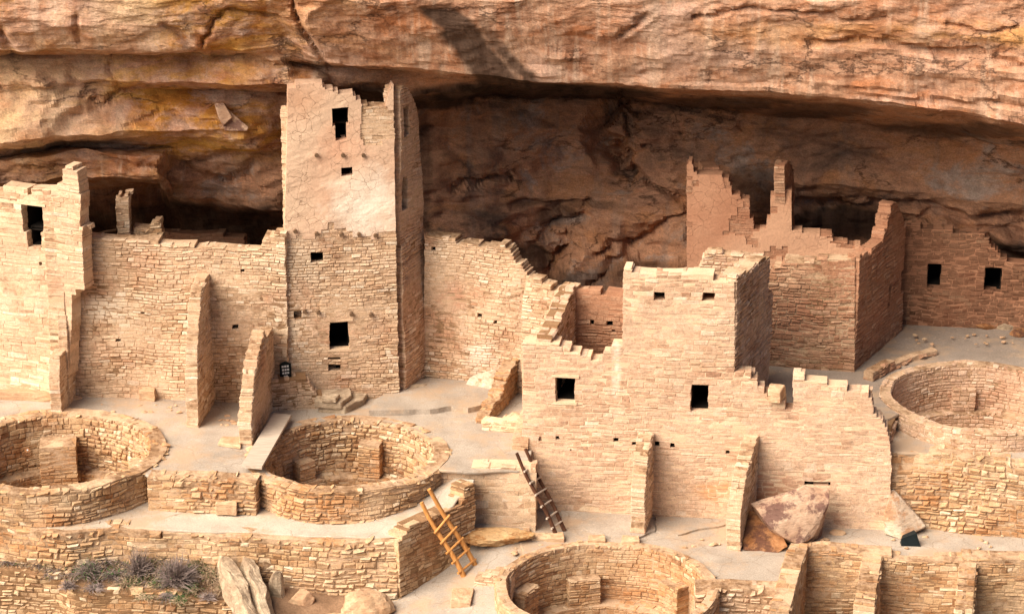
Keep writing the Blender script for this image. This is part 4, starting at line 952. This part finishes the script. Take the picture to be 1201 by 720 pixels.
# ------------------------------------------------------------------ rear right buildings
# A: red plastered house with broken T-door
A0, A1 = PY(805, 320, 1.9), PY(1016, 320, 1.4)
ap = Path([xy(A0), xy(A1)])
A = thing('red_house', 'red plastered ruined house with notched doorway under the dark overhang', 'house', (A0.x, A0.y, .7))
topA = p((805, 330), (805, 250), (805, 192), (810, 189), (813, 192), (814, 201), (820, 205), (845, 206), (855, 210), (858, 220), (859, 228), (868, 229), (870, 233), (879, 234), (880, 257), (884, 258), (884, 269), (898, 270), (899, 258), (903, 257), (903, 229), (916, 228), (918, 222), (929, 222), (929, 271), (941, 271), (942, 275), (976, 276), (978, 283), (1008, 287), (1011, 292), (1016, 293), (1016, 330))
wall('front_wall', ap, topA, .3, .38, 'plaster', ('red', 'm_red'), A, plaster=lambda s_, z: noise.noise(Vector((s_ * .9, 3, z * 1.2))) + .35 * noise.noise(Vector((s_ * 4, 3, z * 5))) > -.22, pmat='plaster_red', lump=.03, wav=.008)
q = PY(921, 240, 1.62)
stp = Path([(q.x, q.y), (q.x + .32, q.y + 1.6)])
wall('side_wall', stp, p((921, 275), (921, 195), (924, 191), (929, 193), (931, 200), (932, 275)), .4, .24, 'course', ('red', 'm_red'), A)
# left return of A
lr = Path([(A0.x + .42, A0.y + 2.2), (A0.x + .0 + .38, A0.y + .38)])
wall('left_wall', lr, [(0, 4.6), (1.82, 5.0)], .3, .36, 'course', ('red', 'm_red'), A)
# C: middle block with bright top
c0, c1 = PZ(885, 428, .7), PZ(1002, 436, .7)
cp = Path([xy(c0), xy(c1)])
Cc = thing('stone_house', 'middle reddish stone house block with pale top course and dark right side', 'house', c0)
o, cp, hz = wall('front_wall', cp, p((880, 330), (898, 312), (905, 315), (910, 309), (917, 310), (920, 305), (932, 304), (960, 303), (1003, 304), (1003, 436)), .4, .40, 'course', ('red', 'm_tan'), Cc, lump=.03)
c2 = PZ(1063, 378, .85)
csp = Path([xy(c1), xy(c2)])
top = [csp.project(u, v) for u, v in ((1003, 304), (1008, 298), (1014, 298), (1020, 296), (1026, 286), (1034, 285), (1036, 270), (1040, 268), (1041, 255), (1044, 252), (1045, 240), (1051, 238), (1054, 240), (1063, 262))]
top = [(max(.02, s), z) for s, z in top]
o, csp, hz = wall('side_wall', csp, top, .4, .30, 'course', ('red', 'm_red'), Cc, [(1040, 333, 1044, 362), (1056, 316, 1061, 344)], lump=.04)
for h in hz: niche('doorway', csp, h, .3, Cc, .4, inset=.01)
# N: back wall with two square windows
n0, n1 = PZ(1056, 378, .85), PZ(1260, 388, .9)
np_ = Path([xy(n0), xy(n1)])
back = thing('cave_dwelling', 'shaded brown dwelling wall with two square black windows at the cave back', 'house', n0)
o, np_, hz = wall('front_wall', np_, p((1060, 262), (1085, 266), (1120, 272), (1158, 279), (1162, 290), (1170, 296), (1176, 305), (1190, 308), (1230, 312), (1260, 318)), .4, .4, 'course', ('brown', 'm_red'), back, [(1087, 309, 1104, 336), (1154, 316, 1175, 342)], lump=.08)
for h in hz: niche('window', np_, h, .4, back, .6, inset=.02)
tag(rock('rock', PZ(1180, 384, .85), (.26, .2, .26), 'boulder_grey', 51, .2), 'angular grey rock standing against the cave dwelling wall', 'rock', 'rocks at the cave back')
tag(rock('rock', PZ(1160, 384, .85), (.35, .2, .12), 'boulder_red', 52, .2), 'low dark rock left of the angular grey rock at the cave back', 'rock', 'rocks at the cave back')
tag(rock('rock', PZ(1200, 392, .85), (.35, .2, .14), 'boulder_red', 53, .2), 'low reddish rock at the right edge of the cave back', 'rock', 'rocks at the cave back')
# low curb left of right kiva
cb = Path([xy(PZ(u, v, .7)) for u, v in ((1022, 447), (1040, 438), (1062, 428), (1085, 422), (1100, 419))])
o, *_ = wall('curb_wall', cb, [(0, .95), (cb.L * .6, .88), (cb.L, .78)], .5, .25, 'rubble', ('red', 'm_tan')); tag(o, 'low curving curb wall behind the right kiva', 'curb')
jn = at_front(1045, 520)
o, *_ = wall('end_wall', [(jn.x - .02, jn.y + .42), (jn.x + .35, jn.y + 1.5)], [(0, .15), (.3, .45), (.7, .62), (1.1, .64)], -1.0, .5, 'rubble', ('pink', 'm_dark'), big)
# loose block
hull('stone_block', [(900, 472), (915, 474), (921, 466), (903, 464)], 1.45, 1.75, 'boulder', 'small square block on the broken wall top by the block house', 'block')

# ------------------------------------------------------------------ boulders on the courtyard
def yr(u, v, y): return PY(u, v, y)
f = PZ(930, 648, -1.5).y
bd = hull_rock('boulder', [yr(880, 590, f + .75), yr(912, 585, f + .8), yr(943, 569, f + .95), yr(973, 573, f + 1.0), yr(972, 590, f + .7), yr(955, 628, f + .35), yr(938, 640, f + .1), yr(905, 620, f + .1), yr(890, 600, f + .3),
     yr(940, 590, f + 1.4), yr(960, 640, f + 1.0), yr(900, 630, f + 1.1)], 'boulder_purple', 5, .03); tag(bd, 'large slanted boulder with purple stains leaning on the wall', 'boulder')
bd = hull_rock('boulder', [yr(872, 600, f + .9), yr(885, 597, f + .9), yr(908, 610, f + .5), yr(925, 640, f + .1), yr(905, 652, f - .05), yr(872, 645, f + .1), yr(868, 620, f + .6), yr(900, 640, f + 1.2)], 'boulder_red', 9, .09); tag(bd, 'dark rust stained rock mound between buttress and big slanted boulder', 'boulder')
f = PZ(1056, 632, -1.5).y
bd = hull_rock('boulder', [yr(1045, 574, f + .55), yr(1049, 573, f + .6), yr(1037, 600, f + .25), yr(1037, 626, f + .2), yr(1057, 633, f - .02), yr(1060, 628, f), yr(1086, 617, f + .35), yr(1075, 600, f + .7), yr(1050, 620, f + .9), yr(1080, 622, f + .8)], 'boulder_white', 14, .02); tag(bd, 'sharp pyramid-shaped boulder standing on the right courtyard', 'boulder')
bxp = thing('metal_vent', 'small dark metal vent box at the foot of the pyramid boulder', 'vent', PZ(1068, 640, -1.5))
a = PZ(1057, 640, -1.5); b = PZ(1080, 641, -1.5)
V = [a, b, b + Vector((-.02, .25, 0)), a + Vector((0, .2, 0)), a + Vector((0, .03, .16)), b + Vector((-.1, .06, .30)), b + Vector((-.12, .28, .28)), a + Vector((.05, .22, .16))]
finish('housing', V, [(0, 1, 5, 4), (1, 2, 6, 5), (2, 3, 7, 6), (3, 0, 4, 7), (4, 5, 6, 7), (3, 2, 1, 0)], ['black'], parent=bxp)
tag(rock('rock', PZ(983, 624, -1.48), (.20, .15, .09), 'boulder', 61, .2), 'small tan rock on the path between the two big boulders', 'rock')
# lower-left rocks
for i, (a, b, r0, mt, lb) in enumerate([((258, 655), (300, 740), .30, 'boulder_grey', 'leaning long lichened rock slab nearest the shrubs'), ((285, 652), (315, 735), .25, 'boulder_grey', 'leaning pointed rock slab second from the shrubs'),]):
    A_, B_ = PZ(*a, -1.45), PZ(*b, -2.15)
    mid = (A_ + B_) / 2
    pts = []
    t = (B_ - A_).normalized(); sd_ = Vector((t.y, -t.x, 0)).normalized()
    for k, wd, hh_ in ((0, .35, .25), (.3, .95, .45), (.7, 1.0, .45), (1, .7, .3)):
        q = A_.lerp(B_, k)
        pts += [q + sd_ * r0 * wd, q - sd_ * r0 * wd, q + sd_ * r0 * wd * .5 + Vector((0, 0, hh_)), q - sd_ * r0 * wd * .4 + Vector((0, 0, hh_ * .9))]
    tag(hull_rock('rock_slab', pts, mt, 70 + i, .07), lb, 'rock slab', 'leaning rock slabs')
tag(rock('boulder', PZ(326, 690, -1.80), (.20, .2, .42), 'boulder_grey', 75, .2), 'upright rounded rock between the leaning slabs and the wall', 'boulder')
tag(rock('boulder', PZ(352, 702, -1.98), (.30, .25, .24), 'boulder', 76, .2), 'round tan rock at the wall foot right of the upright rock', 'boulder')
tag(rock('boulder', PZ(425, 716, -2.1), (.66, .5, .46), 'boulder', 77, .25), 'wide pale boulder at the bottom edge under the wall corner', 'boulder')
tag(rock('boulder', PZ(392, 728, -2.2), (.40, .3, .15), 'boulder', 78, .25), 'flat pale rock beside the wide boulder at the bottom edge', 'boulder')
tag(rock('rock_outcrop', PZ(580, 632, -1.40), (1.0, .40, .20), 'boulder_gold', 79, .5, sub=5, chop=3), 'golden earth outcrop at the foot of the short terrace wall', 'rock')
# flake of rock hanging on the cliff
for i, (uvs, lb) in enumerate([([(252, 122), (262, 121), (273, 138), (262, 148), (256, 137)], 'small narrow sandstone flake hanging on the left cliff'), ([(258, 140), (266, 128), (278, 140), (292, 150), (290, 154), (264, 154)], 'broad triangular sandstone flake hanging on the left cliff')]):
    pts = [PY(u, v, .75 + .1 * i) for u, v in uvs] + [PY(u, v, 1.5) for u, v in uvs]
    tag(hull_rock('rock_flake', pts, 'boulder_red' if 0 else 'boulder_purple', 80 + i, .02), lb, 'rock', 'flakes on the cliff')

# ------------------------------------------------------------------ ladders, plank, sign
def ladder(label, rails, rungs, rr, mat, over=.10):
    root = thing('wooden_ladder', label, 'ladder', rails[0][1])
    for i, (a, b) in enumerate(rails): tube('rail', a, b, rr * .85, rr * 1.15, mat, root, wob=.05, seed=i + 3, seg=14)
    (a0, b0), (a1, b1) = rails
    for k in rungs:
        q0, q1 = Vector(a0).lerp(b0, k), Vector(a1).lerp(b1, k); d = (q1 - q0).normalized() * over
        tube('rung', q0 - d + Vector((0, -.04, .03)), q1 + d + Vector((0, -.04, .03)), rr * .55, rr * .5, 'plank' if mat == 'wood_dark' else mat, root, seg=3)
bl, br_ = PZ(546, 680, -1.88), PZ(561, 669, -1.84)
ml, mr = PZ(504, 606, -.46), PZ(518, 598, -.33); tl = bl + (ml - bl) * 1.23; tr = br_ + (mr - br_) * 1.34
ladder('orange peeled pole ladder leaning on the return wall', [(tl, bl), (tr, br_)], (.36, .50, .63, .76, .89), .052, 'wood')
bl, br_ = PZ(653, 629, -1.47), PZ(662, 622, -1.47)
tl = PY(606, 531, bl.y + .30); tr = PY(616, 526, br_.y + .36)
ladder('dark weathered ladder leaning against the terrace wall end', [(tl, bl), (tr, br_)], (.22, .36, .50, .64, .78, .9), .042, 'wood_dark', .07)
# plank bridging the kiva's left rim
a, b = PZ(283, 548, .14), PZ(321, 487, .14); wv = PZ(327, 487, .14) - b; wv2 = Vector((.46, -.12, 0))
pl = [a, a + wv2, b + wv2 * .9, b]
V = [q + Vector((0, 0, 0)) for q in pl] + [q + Vector((0, 0, .06)) for q in pl]
o = finish('wooden_plank', V, [(3, 2, 1, 0), (4, 5, 6, 7), (0, 1, 5, 4), (1, 2, 6, 5), (2, 3, 7, 6), (3, 0, 4, 7)], ['plank']); tag(o, 'weathered grey plank laid across the left rim of the middle kiva', 'plank')
# sign
sg = thing('sign', 'dark plaque with rows of white characters fixed to the masonry left of the tower door', 'sign', PY(336, 446, -1.0))
so = PY(335, 434, -.72); ux = Vector((.27, -.02, .035)); uz = Vector((-.01, -.02, .44))
def SP(a, b, d): return so + ux * a + uz * b + Vector((-.02, -1, 0)) * d
outl = [(-.5, -.5), (.5, -.5), (.5, .38), (.3, .42), (.12, .5), (-.1, .5), (-.32, .44), (-.5, .38)]
n = len(outl)
V = [SP(a, b, 0) for a, b in outl] + [SP(a, b, .04) for a, b in outl]
finish('plaque', V, [tuple(range(n - 1, -1, -1)), tuple(range(n, 2 * n))] + [(i, (i + 1) % n, n + (i + 1) % n, n + i) for i in range(n)], ['black'], parent=sg)
V, Fc = [], []
for rr_, row in enumerate([(-.22, 0, .22), (-.2, .02, .24), (-.2, .02, .22), (-.08, .1)]):
    for cx_ in row:
        z_ = .25 - rr_ * .19; b = len(V)
        for (a1_, b1_) in ((-.085, -.055), (.085, -.055), (.085, .055), (-.085, .055)): V.append(SP(cx_ + a1_, z_ + b1_ + .02 * cx_, .044))
        Fc.append((b, b + 1, b + 2, b + 3))
finish('lettering', V, Fc, ['white'], parent=sg)
tube('post', SP(0, -.4, -.03), SP(0, -1.6, -.03), .02, .02, 'black', sg, seg=2)
# small red and white tag on the left pier
tg = PZ(32, 528, -.42); 
o = tube('round_marker', (tg.x, tg.y, tg.z), (tg.x + .01, tg.y - .03, tg.z + .02), .06, .06, 'boulder_red', seg=1, n=20); tag(o, 'small round red marker on top of the left kiva pier', 'marker')
tube('marker_face', (tg.x + .01, tg.y - .031, tg.z + .02), (tg.x + .012, tg.y - .035, tg.z + .023), .018, .018, 'white', o, seg=1, n=20)

# ------------------------------------------------------------------ shrubs
def shrub(u, v, z, r, hgt, nt_, label, green=.2, mat='twig', droop=.3):
    z = soilz(u, v); c = PZ(u, v, z); root = thing('dry_shrub', label, 'shrub', c, 'dry shrubs on the soil bank')
    rg = random.Random(int(u * 7 + v))
    V, Fc = [], []
    LV, LF = [], []
    for i in range(nt_):
        an = rg.uniform(0, 6.283); el = rg.uniform(.15, 1.45); l = r * rg.uniform(.5, 1.1)
        d = Vector((math.cos(an) * math.cos(el), math.sin(an) * math.cos(el), math.sin(el) * hgt / r))
        prev = c + Vector((rg.uniform(-.5, .5) * r * .5, rg.uniform(-.5, .5) * r * .5, -.03)); w = rg.uniform(.006, .012)
        seg = 4; side = d.cross(Vector((0, 0, 1))).normalized(); b0 = len(V)
        for k in range(seg + 1):
            t = k / seg; q = prev + d * l * t + Vector((rg.uniform(-1, 1), rg.uniform(-1, 1), rg.uniform(-1, 1))) * .03 * t - Vector((0, 0, droop * l * t * t))
            ww = w * (1 - t * .7); V.extend([q + side * ww, q - side * ww, q + Vector((0, 0, ww * 1.3))])
            if rg.random() < green and k > 1:
                for _ in range(3):
                    o_ = q + Vector((rg.uniform(-1, 1), rg.uniform(-1, 1), rg.uniform(-1, 1))) * .05; e1 = Vector((rg.uniform(-1, 1), rg.uniform(-1, 1), rg.uniform(-.5, 1))) * .020; e2 = Vector((rg.uniform(-1, 1), rg.uniform(-1, 1), rg.uniform(-.5, 1))) * .014
                    m = len(LV); LV.extend([o_, o_ + e1 + e2 * .6, o_ + e1 * 2, o_ + e1 - e2]); LF.append((m, m + 1, m + 2, m + 3))
        for k in range(seg):
            for j in range(3):
                a_ = b0 + k * 3 + j; b_ = b0 + k * 3 + (j + 1) % 3; Fc.append((a_, b_, b_ + 3, a_ + 3))
    finish('twigs', V, Fc, [mat], parent=root)
    if LF: finish('leaves', LV, LF, ['leaf'], parent=root)
for a in [(163, 670, -1.72, .42, .72, 320, 'tall upright brownish dry shrub against the rubble wall', .02, 'twig'),
          (207, 680, -1.80, .56, .72, 800, 'largest round grey purple tumbleweed shrub', .01, 'twig'),
          (104, 672, -1.80, .46, .5, 300, 'grey shrub with green leaves at left of the shrub row', .22, 'twig'),
          (133, 674, -1.85, .38, .30, 140, 'low tangled shrub between the leafy shrub and the upright shrub', .20, 'twig'),
          (80, 688, -1.95, .26, .30, 140, 'small dark shrub at the top of the dry stone wall', .0, 'twig'),
          (186, 684, -1.95, .32, .22, 120, 'low green sprouting shrub in front of the tumbleweed', .5, 'twig_tan'),
          (222, 690, -1.98, .35, .22, 130, 'low leafy shrub right of the tumbleweed', .5, 'twig_tan'),
          (248, 676, -1.9, .40, .42, 150, 'tan dry grass tuft beside the leaning slabs', .10, 'twig_tan'),
          (244, 700, -2.05, .26, .22, 140, 'small grey shrub by the end of the dry stone wall', .0, 'twig'),
          (170, 700, -2.0, .34, .18, 130, 'straggling dead shrub along the dry stone wall top', .12, 'twig_tan'),
          (60, 672, -1.85, .34, .20, 150, 'low brown brush left of the leafy shrub', .03, 'twig'),
          (122, 656, -1.5, .36, .34, 220, 'grey brush pressed against the rubble wall left of the upright shrub', .08, 'twig'),
          (150, 684, -1.95, .34, .26, 220, 'tangled tan brush in front of the upright shrub', .16, 'twig_tan'),
          (232, 664, -1.65, .36, .34, 200, 'green flecked tan brush behind the tumbleweed', .30, 'twig_tan'),
          (262, 690, -2.05, .30, .36, 200, 'dry straw tuft touching the first leaning slab', .06, 'twig_tan'),
          (196, 698, -2.03, .30, .16, 160, 'low grey brush right of the middle of the wall top', .10, 'twig'),
          (110, 688, -2.0, .34, .18, 160, 'sprawling grey brush on the wall top near the small dark shrub', .05, 'twig'),
          (15, 655, -1.62, .42, .16, 140, 'flat dry brush at the far left under the rubble wall', .0, 'twig'),
          (50, 657, -1.65, .42, .16, 140, 'flat dry brush second from the left under the rubble wall', .02, 'twig'),
          (210, 704, -2.05, .28, .2, 100, 'sparse leafy sprig at the middle of the wall top', .5, 'twig_tan'),
          ]: shrub(*a)
# dry grass and litter over the bank: one tangle nobody could count
rg = random.Random(12); V, Fc, MI = [], [], []
for i in range(5200):
    u = rg.triangular(-30, 290, 150); k = rg.random()
    _, v0, z0, v1, z1 = bank(u)
    if noise.noise(Vector((u * .045, k * 2.2, 1))) < -.12: continue
    q = PZ(u, v0 + (v1 - v0) * k, z0 + (z1 - z0) * k) + Vector((0, 0, -.02)); a = rg.uniform(0, 6.283); l = rg.uniform(.06, .22)
    d = Vector((math.cos(a), math.sin(a), rg.uniform(.1, 1.6))).normalized() * l; w_ = Vector((-math.sin(a), math.cos(a), 0)) * rg.uniform(.004, .009); b0 = len(V)
    V += [q - w_, q + w_, q + d * .6 + w_ * .7 + Vector((0, 0, .01)), q + d]; Fc += [(b0, b0 + 1, b0 + 2, b0 + 3)]; MI.append(rg.choice([0, 0, 1, 1, 1, 2]))
o = finish('dry_grass', V, Fc, ['twig', 'twig_tan', 'leaf'], MI); o['kind'] = 'stuff'; o['label'] = 'dry brown grass and twig litter covering the soil bank'; o['category'] = 'grass'
# loose stones scattered on ledges: individually placed
rg = random.Random(4)
loose = []
for i in range(80):
    u = rg.choice([rg.uniform(5, 260), rg.uniform(600, 640), rg.uniform(800, 1190), rg.uniform(800, 1190)])
    if i > 40: u = rg.choice([rg.uniform(98, 212), rg.uniform(252, 282), rg.uniform(1070, 1190)])
    if i > 40: v, z = (rg.uniform(474, 484), .01) if u < 215 else (rg.uniform(482, 500), .01) if u < 300 else (rg.uniform(488, 498), .01) if u < 600 else (rg.uniform(392, 404), .86)
    elif u < 300: _, vb, zb_, vf, zf_ = bank(u); v = rg.uniform(vb + 2, vf - 2); z = soilz(u, v)
    elif u < 700: v, z = rg.uniform(640, 655), -1.5
    else: v, z = rg.uniform(628, 644), -1.48
    s_ = rg.uniform(.02, .06) if i > 40 else rg.uniform(.03, .08)
    o = rock('loose_stone', PZ(u, v, z), (s_ * 1.4, s_, s_ * .7), 'boulder', i + 100, .3, sub=2)
    pl_ = (('on the left courtyard floor' if u < 300 else 'on the terrace behind the middle kiva' if u < 600 else 'on the back terrace floor') if i > 40
           else 'on the soil bank among the shrubs' if u < 300 else 'on the sandy floor by the bottom kiva' if u < 700 else 'on the sandy strip in front of the right walls')
    tag(o, 'small loose tan stone lying ' + pl_, 'stone', 'loose stones ' + pl_)

# ------------------------------------------------------------------ light
SUN_EL, SUN_AZ = R(42), R(237)      # azimuth measured clockwise from +Y (north): light comes from front-left
w = bpy.data.worlds.new('World'); S.world = w; w.use_nodes = True
nt = w.node_tree; nt.nodes.clear()
sky = nt.nodes.new('ShaderNodeTexSky'); sky.sky_type = 'NISHITA'; sky.sun_disc = False
sky.sun_elevation = SUN_EL; sky.sun_rotation = SUN_AZ; sky.dust_density = 4; sky.air_density = .8
bg = nt.nodes.new('ShaderNodeBackground'); bg.inputs[1].default_value = .052
wo = nt.nodes.new('ShaderNodeOutputWorld'); nt.links.new(sky.outputs[0], bg.inputs[0]); nt.links.new(bg.outputs[0], wo.inputs[0])
sl = bpy.data.lights.new('sun', 'SUN'); sl.energy = 4.6; sl.angle = R(58); sl.color = (1, .88, .73)
so_ = bpy.data.objects.new('sun', sl); COL.objects.link(so_)
dirv = -Vector((math.sin(SUN_AZ) * math.cos(SUN_EL), math.cos(SUN_AZ) * math.cos(SUN_EL), math.sin(SUN_EL)))
so_.rotation_euler = dirv.to_track_quat('-Z', 'Y').to_euler(); so_.location = (-10, -30, 30)
S.view_settings.view_transform = 'Standard'; S.view_settings.look = 'None'; S.view_settings.gamma = 1; S.view_settings.exposure = 1.0
S.cycles.max_bounces = 5; S.cycles.diffuse_bounces = 3
